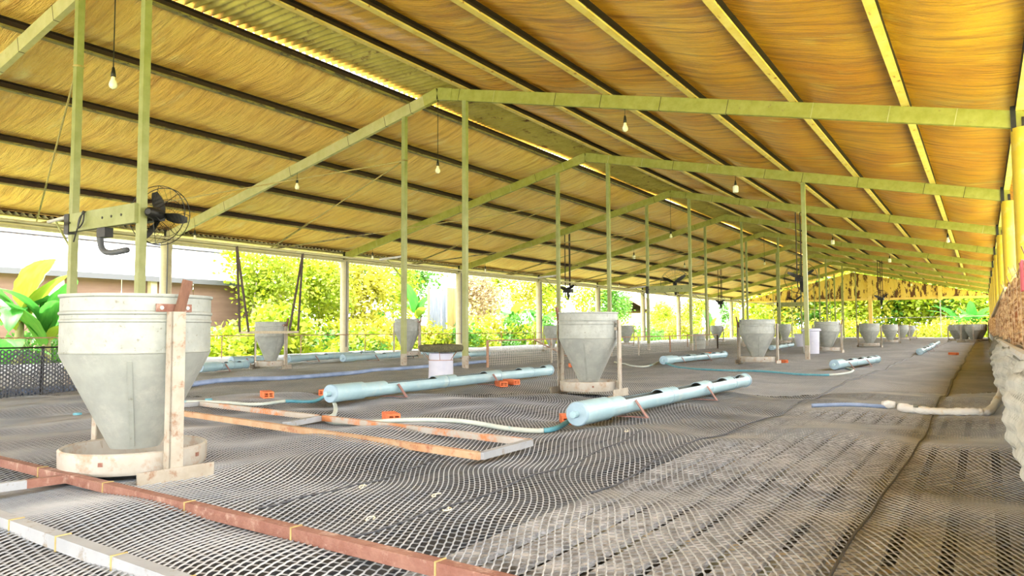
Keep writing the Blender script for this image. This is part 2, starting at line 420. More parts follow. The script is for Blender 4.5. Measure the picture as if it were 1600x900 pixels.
# the same net farther off: one sheet, its cells too fine to tell apart
def net_sheet(xs, ys, keepfn, name):
    GX, GY = np.meshgrid(xs, ys, indexing='ij'); GZ = zf(GX, GY)
    n, m = GX.shape; idx = np.arange(n*m).reshape(n, m)
    q = np.stack([idx[:-1, :-1], idx[1:, :-1], idx[1:, 1:], idx[:-1, 1:]], -1).reshape(-1, 4)
    cx = (GX[:-1, :-1]+GX[1:, 1:]).ravel()/2; cy = (GY[:-1, :-1]+GY[1:, 1:]).ravel()/2
    q = q[keepfn(cx, cy)]
    o = mesh_np(name, np.stack([GX.ravel(), GY.ravel(), GZ.ravel()], 1), q, 'net_far', floor, True)
    tag(o, 'grey netting stretched over the rest of the shed floor', kind='stuff')
def notnear(cx, cy):
    a, b, c = camproj(cx, cy, cx*0)
    return ~((c > .9) & (c < NEARD) & (a > -150) & (a < 1890) & (cx < .34) & (b < 1050) & (cx > -9.15))
net_sheet(np.arange(-15.65, .40, .06), np.arange(-1, 14, .06), notnear, 'far_netting')
net_sheet(np.arange(-15.65, .55, .25), np.concatenate([np.arange(-8, -.9, .5)]), lambda a, b: a > -99, 'far_netting')
net_sheet(np.arange(-15.65, .46, .2), np.arange(13.92, YEND+.2, .24), lambda a, b: a > -99, 'far_netting')

# overlapped seams of the net, running the length of the shed
for xs in (-.32, -1.30):
    pts = [(xs+.012*math.sin(y*1.7+xs), y, zfl(xs, y)+.005) for y in np.arange(1.2 if xs > -1 else 2.6, 56, .22)]
    n7 = next(i for i, p in enumerate(pts) if p[1] > 6.2)
    MB().tube(pts[:n7+1], .0045, 6).build('seam_fold', 'net_left', floor, True)
    MB().tube(pts[n7:], [.0045+.010*min(1, i/12) for i in range(len(pts)-n7)], 6).build('seam_fold', 'net_left', floor, True)  # thickened farther off, the dark tube standing for the seam's shadow
for (a_, b_) in (((540, 845), (1010, 678)), ((400, 795), (690, 712))):
    pa_, pb_ = g(*a_), g(*b_)
    pts = [Vector((pa_.x+(pb_.x-pa_.x)*t/24+.01*math.sin(t), pa_.y+(pb_.y-pa_.y)*t/24, 0)) for t in range(25)]
    MB().tube([(p.x, p.y, zfl(p.x, p.y)+.002) for p in pts], .004, 5).build('seam_fold', 'net_left', floor, True)

# ---------------------------------------------------------------- roof: foil sheets under the purlins
PUR_R = [-7.15, -5.90, -4.55, -3.25, -1.95, -.69, .42]
PUR_L = [-8.36, -9.74, -11.15, -12.68, -14.22, -15.62]
YR0, YR1 = -9., YEND+.6
OFFP = .10                                   # rafter centre line to underside of the purlins
PH = .12
def foil(name, xs, mat, label):
    ny = 260
    ys = np.linspace(YR0, YR1, ny); cols = []; zs = []
    for a, b in zip(xs[:-1], xs[1:]):
        for t in np.linspace(0, 1, 9)[:-1]:
            cols.append(a+(b-a)*t); zs.append(-.085*math.sin(math.pi*t)**1.0)
    cols.append(xs[-1]); zs.append(0.)
    cols = np.array(cols); zs = np.array(zs)
    GX, GY = np.meshgrid(cols, ys, indexing='ij')
    base = np.array([zraft(c) for c in cols])+OFFP+PH+.012
    rnd = .5+.5*np.sin(1.7*GX+.9*GY)*np.sin(.63*GY+2.1*GX)
    GZ = base[:, None]+zs[:, None]*(.5+rnd)+np.where(zs[:, None] < -.001, .010*np.sin(5.1*GY+3.*GX)*np.sin(1.3*GY+GX), 0)
    n, m = GX.shape; idx = np.arange(n*m).reshape(n, m)
    q = np.stack([idx[:-1, :-1], idx[:-1, 1:], idx[1:, 1:], idx[1:, :-1]], -1).reshape(-1, 4)
    o = mesh_np(name, np.stack([GX.ravel(), GY.ravel(), GZ.ravel()], 1), q, mat, None, True)
    return tag(o, label, None, kind='structure')
ceil_r = foil('ceiling', PUR_R[:-1]+[.42, 1.25], 'foil_right', 'orange golden insulation foil under the right roof slope')
ceil_l = foil('ceiling', (PUR_L+[-15.9])[::-1], 'foil_left', 'pale golden insulation foil under the left roof slope')

def corrug(name, x0, z0, x1, z1, mat, label, pitch=.13, amp=.028, seg=6, y0=YR0, y1=YR1, parent=None, wav=0):
    ys = np.arange(y0, y1, pitch/6); prof = amp*np.sin(2*math.pi*ys/pitch)
    ts = np.linspace(0, 1, seg)
    GX = (x0+(x1-x0)*ts)[:, None]+ys[None]*0; GY = ts[:, None]*0+ys[None]
    GZ = (z0+(z1-z0)*ts)[:, None]+prof[None]+wav*np.sin(GY*.9)*ts[:, None]
    n, m = GX.shape; idx = np.arange(n*m).reshape(n, m)
    q = np.stack([idx[:-1, :-1], idx[1:, :-1], idx[1:, 1:], idx[:-1, 1:]], -1).reshape(-1, 4)
    o = mesh_np(name, np.stack([GX.ravel(), GY.ravel(), GZ.ravel()], 1), q, mat, parent, True)
    if label: tag(o, label, None, kind='structure')
    return o
zr_ = zraft(-7.15)+OFFP+PH
corrug('ridge_cap_sheet', -6.95, zr_+.05, -8.46, zr_+.035, 'ridge_metal', 'olive corrugated ridge cap sheet with light leaking along its edge', wav=.025)
corrug('eave_sheet', -15.55, zraft(-15.55)+.14, -16.25, zraft(-16.25)+.10, 'eave_sheet', 'pale corrugated sheet edge overhanging the left eave')

# purlins: C-channels, open towards the right
def purlin(x, left, n):
    z = zraft(x)+OFFP; w, t = .082, .006
    side = 'left' if left else 'right'
    od = ['ridge', 'second', 'third', 'fourth', 'fifth', 'sixth', 'eave'] if not left else ['ridge', 'second', 'third', 'fourth', 'fifth', 'eave']
    p = thing('purlin', (x, 0, z), f"{'dark olive' if left else 'yellow'} rusty steel purlin under {side} roof slope, {od[n]+' one' if od[n] in ('ridge','eave') else od[n]+' from the ridge'}", 'purlin', f'purlins of the {side} roof slope')
    m = 'purlin_olive' if left else 'purlin_yellow'
    y0, y1 = YR0, YR1
    MB().box(-w/2, w/2, y0, y1, 0, t).build('bottom_flange', m, p)
    MB().box(w/2-t, w/2, y0, y1, t, .024).build('lip', m, p)
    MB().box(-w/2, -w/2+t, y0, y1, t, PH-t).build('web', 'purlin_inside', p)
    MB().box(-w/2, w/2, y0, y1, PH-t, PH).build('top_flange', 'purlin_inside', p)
for n, x in enumerate(PUR_R): purlin(x, False, n)
for n, x in enumerate(PUR_L): purlin(x, True, n)

# ---------------------------------------------------------------- roof frames, columns, posts
names_k = {-1: 'nearest', 0: 'second', 1: 'third', 2: 'fourth', 3: 'fifth', 4: 'sixth', 5: 'seventh', 6: 'eighth', 7: 'ninth', 8: 'tenth'}
def box_beam(mb, a, b, w, h): mb.bar(a, b, w, h)
bands = [0.07, .16, .27, .36, .48, .60, .72, .84, .94]
for k in range(-1, 9):
    y = FY(k); nm = names_k[k]
    fr = thing('roof_frame', (0, y, 0), f'olive steel roof frame across the shed, {nm} from the viewer' if k > -1 else 'olive steel roof frame, the one cut off at the top left corner', 'roof frame', 'roof frames')
    A = Vector((XA, 0, ZA)); Lp = Vector((XL-.05, 0, ZL-.05*SL)); Rp = Vector((XR+.1, 0, ZR-.1*SR))
    for q, end in ((Lp, 'l'), (Rp, 'r')):
        rf = MB().bar(q, A+Vector((0, 0, 0)), .07, .19).build('rafter', 'cream_beam' if end == 'l' and k < 1 else 'olive_paint', fr)
        if k < 5:
            for t in bands:
                t = t+random.uniform(-.02, .02); c = A.lerp(q, t); d = (q-A).normalized()
                MB().bar(c-d*.004, c+d*.004, .073, .194).build('weld_strip', 'purlin_inside' if random.random() < .6 else 'cream_beam', rf)
    MB().bar(A+Vector((-.30, 0, -.30*SL)), A+Vector((.0, 0, 0)), .085, .20).build('ridge_plate', 'olive_paint', fr)
    MB().bar(A+Vector((.30, 0, -.30*SR)), A+Vector((.0, 0, 0)), .085, .20).build('ridge_plate', 'olive_paint', fr)
    MB().box(XR-.02, XR+.03, -.06, .06, ZR-.14, ZR+.14).build('end_plate', 'dark_iron', fr)
    MB().box(XL-.03, XL+.02, -.06, .06, ZL-.12, ZL+.12).build('end_plate', 'dark_iron', fr)
    # columns
    for side, xc, zt, mat, cw in (('left', XL-.02, ZL-.10, 'beige_column', 'beige'), ('right', XR+.10, ZR-.11, 'yellow_column', 'yellow')):
        if side == 'left' and k == -1: continue
        c = thing('column', (xc, y, -.75), f'round {cw} concrete column on the {side} side, under the {nm} roof frame', 'column', f'{side} columns')
        autosmooth(MB().tube([(0, 0, 0), (0, 0, zt+.75)], .125, 20).build('shaft', mat, c))
        MB().box(-.02, .02, -.05, .05, zt+.75, zt+.87).build('bracket', 'dark_iron', c)
        if side == 'left': MB().tube([(.13, -.05, .9), (.13, -.05, zt+.7)], .014, 6).build('conduit', 'grey_trim', c)
    # slim posts
    for nmx, xp in (('left', XP), ('right', XQ)):
        zt = zraft(xp)-.09; z0 = zfl(xp, y)-.02
        lb = f'slim olive steel post in the {nmx} inner row, at the {nm} roof frame'
        ps = thing('slim_post', (xp, y, z0), lb, 'post', 'slim posts under the ridge')
        MB().bar((0, 0, 0), (0, 0, zt-z0), .075, .075, (0, 1, 0)).build('shaft', 'olive_post', ps)
        MB().bar((0, 0, 0), (0, 0, .22), .079, .079, (0, 1, 0)).build('dusty_foot', 'white_iron', ps)
        if nmx == 'left' and k < 6:
            MB().tube([(-.02, 0, 1.90-z0), (-.56, 0, 1.87-z0)], .022, 8).build('bracket_arm', 'wire_grey', ps)
            MB().tube([(-.40, 0, 1.87-z0), (-.02, 0, 1.50-z0)], .012, 6).build('bracket_strut', 'olive_post', ps)
for k in (1,):
    y = FY(k); z0 = zfl(XS, y)
    ps = thing('slim_post', (XS, y, z0-.02), 'slim pale olive post standing alone, right of the third feeder', 'post', 'slim posts under the ridge')
    MB().bar((0, 0, 0), (0, 0, zraft(XS)-.09-z0), .075, .075, (0, 1, 0)).build('shaft', 'olive_post', ps)
    MB().bar((0, 0, 0), (0, 0, .3), .079, .079, (0, 1, 0)).build('dusty_foot', 'white_iron', ps)
# far thin posts seen as bars near the end of the shed
for n, (pxx, Yk) in enumerate([(1267, 6), (1287, 6), (1299, 7), (1311, 7), (1320, 8), (1328, 8)]):
    pass

# eave beam on the left columns, ties from the posts down to it
o = thing('eave_beam', (XL, 0, ZL-.14), 'long pale beam along the tops of the left columns', 'beam')
MB().box(-.04, .04, YR0, YEND, -.03, .03).build('lower_tube', 'cream_beam', o)
MB().box(-.03, .03, YR0, YEND, .07, .12).build('upper_tube', 'cream_beam', o)
MB().box(-.10, -.06, YR0, YEND, .02, .09).build('gutter_board', 'eave_sheet', o)
for k in range(-1, 6):
    for sgn, word in ((-1, 'near'), (1, 'far')):
        if k == -1 and sgn < 0: continue
        yb = FY(k)+sgn*BAY*.5
        mid = Vector((XL+.06, yb, ZL-.05)); top = Vector((XP-.03, FY(k), 3.58))
        t = thing('tie_bar', top, f'thin tie bar from the {names_k[k]} left inner post to the eave, {word} side', 'tie bar', 'tie bars to the left eave')
        d = mid-top
        MB().tube([(0, 0, 0), d*.62], .012, 6).build('rope', 'rope_tan', t)
        MB().bar(d*.62, d, .022, .038).build('rod', 'purlin_olive', t)
        MB().lathe([(.055, -.012), (.058, 0), (.055, .012), (.050, 0)], 12, closed=True).build('knot', 'rope_tan', t, loc=(.03, 0, 0))

# ---------------------------------------------------------------- far gable
gb = thing('wall_back', (0, YEND, 0), 'far gable wall of peeling yellow paint with dark rusty patches', None, kind='structure')
xs = [-15.5, -14.2, -12.9, -11.6, -10.3, -9.0, XA, -6.4, -5.1, -3.8, -2.5, -1.2, .4]
for a, b in zip(xs[:-1], xs[1:]):
    zo = -.06
    MB().prism([(a+.008, 2.72), (b-.008, 2.72), (b-.008, max(2.74, zraft(b)+zo)), (a+.008, max(2.74, zraft(a)+zo))], -.03, .03, 1).build('panel', 'gable_paint', gb)
MB().box(-15.6, .5, -.08, .08, 2.58, 2.73).build('tie_beam', 'yellow_beam', gb)
MB().box(-6.75, -6.50, -.16, .0, -.1, 4.3).build('centre_post', 'yellow_beam', gb)
MB().box(-2.5, -2.25, -.16, -.04, 2.5, 3.45).build('short_post', 'yellow_beam', gb)
MB().box(-2.42, -2.36, -.14, -.08, -.1, 2.6).build('thin_post', 'wire_grey', gb)
MB().tube([(-6.6, -.1, 1.32), (.3, -.1, 1.40)], .02, 6).build('rail', 'wire_grey', gb)
for n, xx in enumerate((-13.2, -11.8, -10.2, -9.1, -8.3)):
    MB().tube([(xx, -.1-.3*n, -.05), (xx, -.1-.3*n, 4.0-.2*(n % 3))], .03, 6).build('thin_post', 'olive_post', gb)
MB().tube([(-13.2, -.2, 1.2), (-8.3, -.2, 1.2)], .02, 6).build('rail', 'wire_rust', gb)

# ---------------------------------------------------------------- right side: sack cloth panel and draped net
def sheet(name, fn, nu, nv, mat, parent, smooth=True):
    vs = [fn(i/(nu-1), j/(nv-1)) for i in range(nu) for j in range(nv)]
    fs = [(i*nv+j, (i+1)*nv+j, (i+1)*nv+j+1, i*nv+j+1) for i in range(nu-1) for j in range(nv-1)]
    return MB().add(vs, fs).build(name, mat, parent, smooth)
wr = thing('wall_right', (0, 0, 0), 'low right side wall of tan sacking and wire mesh above a draped grey net', None, kind='structure')
rnd = random.Random(3)
jag = [rnd.uniform(-.05, .03) for _ in range(900)]
def sack(u, v):
    y = .9+u*54; i = int(u*399)
    zt = 1.0+.02*math.sin(y*2.3)+jag[i]*(1 if v > .9 else 0); zb = .36+.02*math.sin(y*1.7)
    z = zb+(zt-zb)*v
    return (.225+.008*math.sin(z*38+.3*math.sin(y))+.015*math.sin(y*4.1+z*7)+.004*y/10, y, z)
o = sheet('sacking', sack, 400, 22, 'burlap', wr)
sm = o.modifiers.new('thickness', 'SOLIDIFY'); sm.thickness = .008
def drape(u, v):
    y = .5+u*15.; z = -.03+v*.50
    bul = .085*math.sin(math.pi*min(1, v*1.05))**.7
    return (.175-bul*(.75+.35*math.sin(y*1.9+.5))+.012*math.sin(y*9+v*6)+.008*math.sin(v*40+y*3)+(.06 if v > .93 else 0), y, z+.035*math.sin(y*2.2)*v)
o = sheet('draped_net', drape, 420, 26, 'curtain_net', wr)
sm = o.modifiers.new('thickness', 'SOLIDIFY'); sm.thickness = .01
def drape_p(y, v):
    u = (y-.5)/15.; return drape(u, v)
uu, vv, EE = hexnet((int(1.2/.02), int(11/.02)), (0, 30), .02, .0165, .17)
PP = np.array([drape_p(a, b/.5) for a, b in zip(uu, vv)]); PP[:, 0] -= .012
Vd, Qd = ribbons(PP, EE, np.tile([-1., 0, .1], (len(PP), 1)), .003, .002)
o = mesh_np('draped_mesh', Vd, Qd, 'net_drape', wr); tag(o, kind='stuff')
MB().box(.30, .40, .3, YEND, -.72, .45).build('plinth', 'slat_pale', wr)
MB().tube([(.17, 1.0, .47), (.17, 16, .42)], .028, 8).build('top_pole', 'bandage', wr)
# wire strands over the sacking
mb = MB()
for k in range(8):
    zz = .40+k*.082
    mb.tube([(.205+.010*math.sin(j*.7+k), .95+j*.4, zz+.012*math.sin(j*.9+k*2)) for j in range(50)], .003, 4, False)
mb.build('wire', 'wire_tan', wr)
mb = MB()
for k in range(26):
    y = 1.0+k*.65; s = .05 if k % 2 else -.05
    mb.tube([(.203, y, .37), (.203, y+s, .68), (.203, y, .99)], .0022, 3, False)
o = mb.build('wire_mesh', 'wire_tan', wr)
for k in range(26):
    y = 1.2+k*.35+rnd.uniform(-.1, .1); l = rnd.uniform(.03, .10)
    if k % 2: MB().tube([(.22, y, .96), (.22-l*.4, y+rnd.uniform(-.05, .05), .99+l)], .003, 4).build('stray_twig', 'wood_dark', wr)
MB().bar((.12, 13.2, .78), (.26, 11.6, 1.12), .03, .04).build('slanting_stick', 'wood_grey', wr)
o = MB().box(.18, .19, 4.75, 4.95, .80, .96).build('pink_scrap', 'pink_cloth', wr)

# ================================================================ THINGS
# ---------------------------------------------------------------- feeders
def make_feeder():
    f = thing('poultry_feeder', (0, 0, 0))
    R = .295
    prof = [(R+.004, .770), (R+.004, .762), (R, .758), (R, .705), (R+.006, .700), (R+.006, .692), (R, .687), (R, .672), (R+.004, .668), (R+.004, .660), (R, .656),
            (R, .535), (R+.003, .531), (R, .527)]
    autosmooth(MB().lathe(prof, 48).build('drum', 'galvanised', f), 30)
    rim = MB().lathe([(R-.003, .764), (R+.007, .764), (R+.007, .774), (R-.003, .774)], 48, closed=True).build('rim', 'galvanised', f)
    MB().lathe([(R-.006, .768), (R-.006, .53)], 32).build('drum_inside', 'galvanised_dull', f)
    cone = autosmooth(MB().lathe([(R, .527), (R-.004, .515), (.098, .125), (.094, .125)], 48).build('cone', 'galvanised_dull', f), 30)
    for a in (-.55, 1.9):
        ca, sa = math.cos(a), math.sin(a)
        MB().bar((ca*(R-.012), sa*(R-.012), .50), (ca*.108, sa*.108, .14), .018, .008, (ca, sa, .5)).build('cone_seam', 'galvanised', cone)
    pan = autosmooth(MB().lathe([(.0, .052), (.262, .052), (.270, .058), (.272, .128), (.282, .134), (.290, .128), (.288, .060), (.280, .046), (0, .046)], 48).build('pan', 'pan_enamel', f), 40)
    for a in (.5, 2.2, 3.9, 5.4):
        MB().bar((.286*math.cos(a), .286*math.sin(a), .095), (.294*math.cos(a), .294*math.sin(a), .095), .016, .016).build('rivet', 'rust', pan)
    for s in (1, -1):
        x = s*.325
        lg = MB().box(x-.022, x+.022, -.032, -.026, .012, .70).box(x-.022 if s < 0 else x+.016, x-.016 if s < 0 else x+.022, -.032, .026, .012, .70).build('leg', 'white_iron', f)
        MB().box(x-.03, x+.03, -.17, .17, 0, .010).box(x+.024*s-.004, x+.024*s+.004, -.16, .16, .005, .07).build('foot', 'white_iron', lg)
        MB().bar((x, -.02, .10), (s*.27, -.02, .10), .012, .05).build('pan_bracket', 'white_iron', f)
        MB().bar((x, 0, .62), (s*.285, 0, .62), .03, .03).build('drum_bracket', 'white_iron', f)
    hp = MB().box(.296, .304, -.075, .075, .700, .732).build('hinge_plate', 'rust', f)
    for yy in (-.055, .055): MB().tube([(.304, yy, .716), (.310, yy, .716)], .008, 8).build('bolt', 'wire_grey', hp)
    lv = MB().bar((.325, -.005, .64), (.352, .028, .83), .022, .034, (0, 1, 0)).build('lever', 'wood_dark', f)
    return f
fd0 = make_feeder()
FEED = []
c0 = g(211, 694, .115); n0 = g(263, 748)
rz0 = math.atan2(n0.y-c0.y, n0.x-c0.x)
FEED.append((c0.x, c0.y, rz0, (1, 1, 1), 'large galvanised cone feeder close to the viewer, rusty lever on its front leg', 'poultry feeders, right row'))
FEED.append((-3.15, 6.26, math.pi, (.93, 1, 1.0), 'galvanised cone feeder between the two long pale blue drinkers', 'poultry feeders, right row'))
FEED.append((-3.32, 13.1, math.pi, (1, 1, 1), 'galvanised cone feeder left of the lone slim post, third along the right row', 'poultry feeders, right row'))
FEED.append((-3.32, 19.9, 0, (1.02, 1, 1), 'galvanised cone feeder just right of the lone slim post, fourth along the row', 'poultry feeders, right row'))
FEED.append((-3.15, 26.6, math.pi, (1.05, 1, 1), 'galvanised cone feeder fifth along the right row, under the hanging fan poles', 'poultry feeders, right row'))
for (pxx, Yv, lb) in ((1391, 34., 'sixth'), (1410, 42., 'seventh'), (1422, 49., 'eighth')):
    p = ay(pxx, 530, Yv); FEED.append((p.x, Yv, .3, (1, 1, 1), f'small distant cone feeder, {lb} along the right row', 'poultry feeders, right row'))
for (pxx, Yv, r_, lb) in ((1495, 38.5, .2, 'leftmost of the cluster by the far right end'), (1507, 37.2, 1.2, 'second from left in the cluster by the far right end'),
                          (1521, 36.8, 1.6, 'third from left in the cluster by the far right end'), (1531, 37.6, .1, 'rightmost of the cluster by the far right end')):
    p = ay(pxx, 533, Yv); FEED.append((p.x, Yv, r_, (1, 1, 1), 'distant grey cone feeder, '+lb, 'poultry feeders, far cluster'))
for (pxx, pyy, sx, sz, r_, lb) in ((423, 576, .84, .98, .3, 'narrow cone feeder behind the hanging swing shelf'), (636, 560, .92, 1.10, .3, 'narrow cone feeder behind a slim post, near the mossy lid stand'),
                               (862, 549, .72, .95, .2, 'far cone feeder half hidden behind the second feeder, on its left'), (979, 541, .82, .98, .4, 'far cone feeder just right of the second feeder'),
                               (1120, 534, 1.0, 1.0, .1, 'small far cone feeder left of the third feeder'), (1227, 537, .8, 1.05, .3, 'small far cone feeder between third feeder and lone post')):
    p = g(pxx, pyy); FEED.append((p.x, p.y, r_, (sx, sx, sz), lb, 'poultry feeders, left row'))
for i, (x, y, r_, s, lb, gr) in enumerate(FEED):
    o = fd0 if i == 0 else copy_tree(fd0)
    o.location = (x, y, zfl(x, y)+.004); o.rotation_euler.z = r_; o.scale = s
    tag(o, lb, 'feeder', gr)

# ---------------------------------------------------------------- trough drinkers of pale blue pipe
def drinker(a, b, label, r=.062, open_=((.17, .36), (.45, .60), (.68, .80), (.86, .96)), stands=(.2, .62), hose_end=True, up=.028):
    a = Vector(a); b = Vector(b); d = b-a; d.z = 0; L = d.length; rz = math.atan2(d.y, d.x)
    z0 = max(zfl(a.x+d.x*t/10, a.y+d.y*t/10) for t in range(11))-.012
    t0 = thing('pipe_drinker', (a.x, a.y, z0), label, 'drinker', 'blue pipe drinkers', rz)
    zc = r+up
    def arc(rr, t1, t2, full):
        a0, a1 = (-math.pi, math.pi) if full else (-math.pi*1.22, math.pi*.22)
        n = 24; an = [a0+(a1-a0)*k/n for k in range(n+1)]
        vs = [(L*t, rr*math.cos(q), zc+rr*math.sin(q)) for t in (t1, t2) for q in an]
        return vs, [(k, n+1+k, n+2+k, k+1) for k in range(n)]
    mb, mi = MB(), MB(); edges = [0.]
    for (p, q) in open_: edges += [p, q]
    edges.append(1.)
    for k in range(len(edges)-1):
        full = k % 2 == 0
        mb.add(*arc(r, edges[k], edges[k+1], full)); mi.add(*arc(r-.005, edges[k], edges[k+1], full))
    pb = mb.build('pipe', 'pvc_blue', t0, True)
    mi.build('pipe_inside', 'pvc_inside', t0, True)
    for k in range(1, len(edges)-1):                      # cut edges of the windows
        t = edges[k]; an = [math.pi*.22+(math.pi*.56)*q/10 for q in range(11)]
        vs = [(L*t, rr*math.cos(q), zc+rr*math.sin(q)) for rr in (r-.005, r) for q in an]
        MB().add(vs, [(q, q+1, 12+q, 11+q) for q in range(10)]).build('window_edge', 'pvc_cap', pb)
    autosmooth(MB().lathe([(r+.001, 0), (r+.010, 0), (r+.010, .36), (r+.001, .36)], 28, closed=True).build('end_sleeve', 'pvc_blue', t0, loc=(0, 0, zc)), 40).rotation_euler = (0, math.pi/2, 0)
    cp = MB().lathe([(0, -.012), (r+.006, -.012), (r+.012, -.004), (r+.012, .01)], 28).build('end_cap', 'pvc_cap', t0, loc=(0, 0, zc)); cp.rotation_euler = (0, math.pi/2, 0)
    autosmooth(cp)
    if hose_end:
        MB().tube([(-.012, 0, zc), (-.06, 0, zc)], .02, 10).build('nozzle', 'pvc_blue', t0)
    rg = MB().lathe([(r-.006, -.012), (r+.006, -.012), (r+.006, .012), (r-.006, .012)], 28, closed=True).build('end_ring', 'pvc_cap', t0, loc=(L, 0, zc)); rg.rotation_euler = (0, math.pi/2, 0)
    for t in (.36, .62, .82): 
        q = MB().lathe([(r, -.006), (r+.003, -.004), (r+.003, .004), (r, .006)], 24, closed=False).build('joint_line', 'pvc_cap', t0, loc=(L*(t+.05), 0, zc)); q.rotation_euler = (0, math.pi/2, 0)
    for t in stands:
        mbs = MB(); x = L*t
        for s in (1, -1):
            mbs.bar((x, s*(r+.006), zc+.03), (x+.03, s*(r+.075), .006), .028, .005, (0, s, .4))
        mbs.bar((x+.03, -r-.08, .006), (x+.03, r+.08, .006), .03, .006)
        mbs.build('stand', 'stand_rust', t0)
    return t0
drinker((-2.03, 3.88, 0), (-1.97, 7.25, 0), 'long pale blue pipe drinker at centre right, its capped end towards the viewer')
drinker((-4.36, 4.15, 0), (-4.55, 7.95, 0), 'long pale blue pipe drinker left of the second feeder, open ring at far end')
p, q = g(1037, 572), g(1132, 561); drinker(p, q, 'pale blue pipe drinker between the second and third feeders')
p, q = g(1304, 579), g(1370, 569); drinker(p, q, 'pale blue pipe drinker right of the lone slim post')
p, q = g(1437, 555), g(1457, 545); drinker(p, q, 'distant pale blue pipe drinker near the floor seam')
p, q = g(1205, 548), g(1238, 542); drinker(p, q, 'distant pale blue pipe drinker left of the fourth feeder')
p, q = g(1456, 544), g(1466, 538.5); drinker(p, q, 'most distant pale blue pipe drinker, beside the floor seam')
p, q = g(312, 583), g(384, 577); drinker(p, q, 'grey blue pipe drinker just right of the large feeder', open_=((.4, .55), (.7, .85)), stands=(.45,))
p, q = g(362, 573), g(408, 570.5); drinker(p, q, 'short grey blue pipe drinker behind the one by the large feeder', open_=((.5, .6),), stands=(.4,))
p, q = g(450, 569), g(582, 559); drinker(p, q, 'grey blue pipe drinker right of the narrow feeder under the swing', open_=((.3, .4), (.7, .85)), stands=(.25, .8))
p, q = g(536, 567.5), g(690, 556); drinker(p, q, 'grey blue pipe drinker passing behind the slim post with the narrow feeder', open_=((.3, .36), (.6, .66)), stands=(.25, .6))
p, q = g(700, 561), g(762, 557); drinker(p, q, 'grey blue pipe drinker left of the wire pen', open_=((.3, .5),), stands=(.4,))

# ---------------------------------------------------------------- hoses and pipes on the floor
def floor_tube(name, pxs, r, mat, label, cat, group=None, lift=0, n=6, parts=()):
    P = []
    for q in pxs:
        p = g(q[0], q[1]); z = zfl(p.x, p.y)+r+lift+(q[2] if len(q) > 2 else 0); P.append((p.x, p.y, z))
    S = spline(P, n)
    S = [Vector((s.x, s.y, max(s.z, zfl(s.x, s.y)+r*.8))) for s in S]
    t = thing(name, S[0], label, cat, group); o0 = S[0]
    last = 0
    cuts = [int(len(S)*c) for c in [0]+[c for c, m_ in parts]]+[len(S)-1]
    mm = [mat]+[m_ for c, m_ in parts]
    for k in range(len(cuts)-1):
        seg = [s-o0 for s in S[cuts[k]:cuts[k+1]+1]]
        if len(seg) > 1: MB().tube(seg, r, 10).build('hose_length', mm[k], t, True)
    return t
floor_tube('water_hose', [(516, 628, .05), (524, 637, .01), (522, 646), (510, 654), (522, 661), (570, 663), (640, 663), (720, 664), (800, 669), (858, 672), (892, 664, .03), (908, 658, .07)], .016, 'hose',
           'pale hose curling from the left blue drinker across to the right one', 'hose', 'water hoses', parts=((.80, 'hose_teal'), (.90, 'hose')))
floor_tube('water_hose', [(250, 627), (330, 633), (400, 635), (445, 631), (490, 628), (512, 627, .06)], .014, 'hose', 'pale hose with a teal length, running left from the left blue drinker', 'hose', 'water hoses', parts=((.60, 'hose_teal'),))
floor_tube('water_hose', [(960, 566), (985, 571), (1010, 572), (1032, 570, .05)], .014, 'hose', 'short pale hose joining the drinker between the feeders', 'hose', 'water hoses')
floor_tube('water_hose', [(1034, 571, .05), (1060, 575), (1120, 579), (1190, 582), (1250, 585), (1296, 587), (1325, 586), (1333, 581), (1318, 576), (1302, 576, .05)], .014, 'hose_teal',
           'teal hose crossing the floor and looping into the drinker past the lone post', 'hose', 'water hoses', parts=((.55, 'hose'),))
floor_tube('floor_pipe', [(-60, 627), (10, 620), (150, 611)], .035, 'pipe_navy', 'dark navy pipe along the foot of the black net fence', 'pipe')
floor_tube('floor_pipe', [(285, 604), (360, 598), (450, 591), (540, 584), (620, 578), (700, 573.5), (762, 569)], .03, 'pipe_navy', 'long blue pipe lying across the floor behind the left drinker', 'pipe')
floor_tube('floor_pipe', [(1268, 636), (1330, 637.5), (1392, 639)], .016, 'pipe_navy', 'thin grey blue pipe left of the bandaged hose on the right floor', 'pipe')
# bandaged hose on the right
t = thing('bandaged_hose', g(1392, 640), 'white bandaged hose with orange stains lying towards the right wall', 'hose')
P = [g(1405, 641), g(1440, 644), g(1480, 648), g(1520, 651), g(1545, 650), g(1561, 642), g(1568, 632)]
S = spline([Vector((p.x, p.y, zfl(p.x, p.y)+.03+(.05 if i > 4 else 0)*(i-4))) for i, p in enumerate(P)], 8)
rr = random.Random(5)
MB().tube([s-t.location for s in S], [(.030 if k < 4 else .026)*rr.uniform(.86, 1.18) for k in range(len(S))], 12).build('wrapping', 'bandage', t, True)
p = g(1392, 639); MB().tube([Vector((p.x-.06, p.y, .03))-t.location, Vector((p.x-.02, p.y, .032))-t.location, Vector((p.x+.03, p.y, .03))-t.location], [.024, .034, .026], 10).build('tied_knot', 'bandage', t, True)
for k in (0, 1):
    p = g(1428+12*k, 643); MB().tube([Vector((p.x, p.y-.028, .042))-t.location, Vector((p.x+.03, p.y-.030, .042))-t.location], .010, 8).build('dark_slot', 'pvc_inside', t)

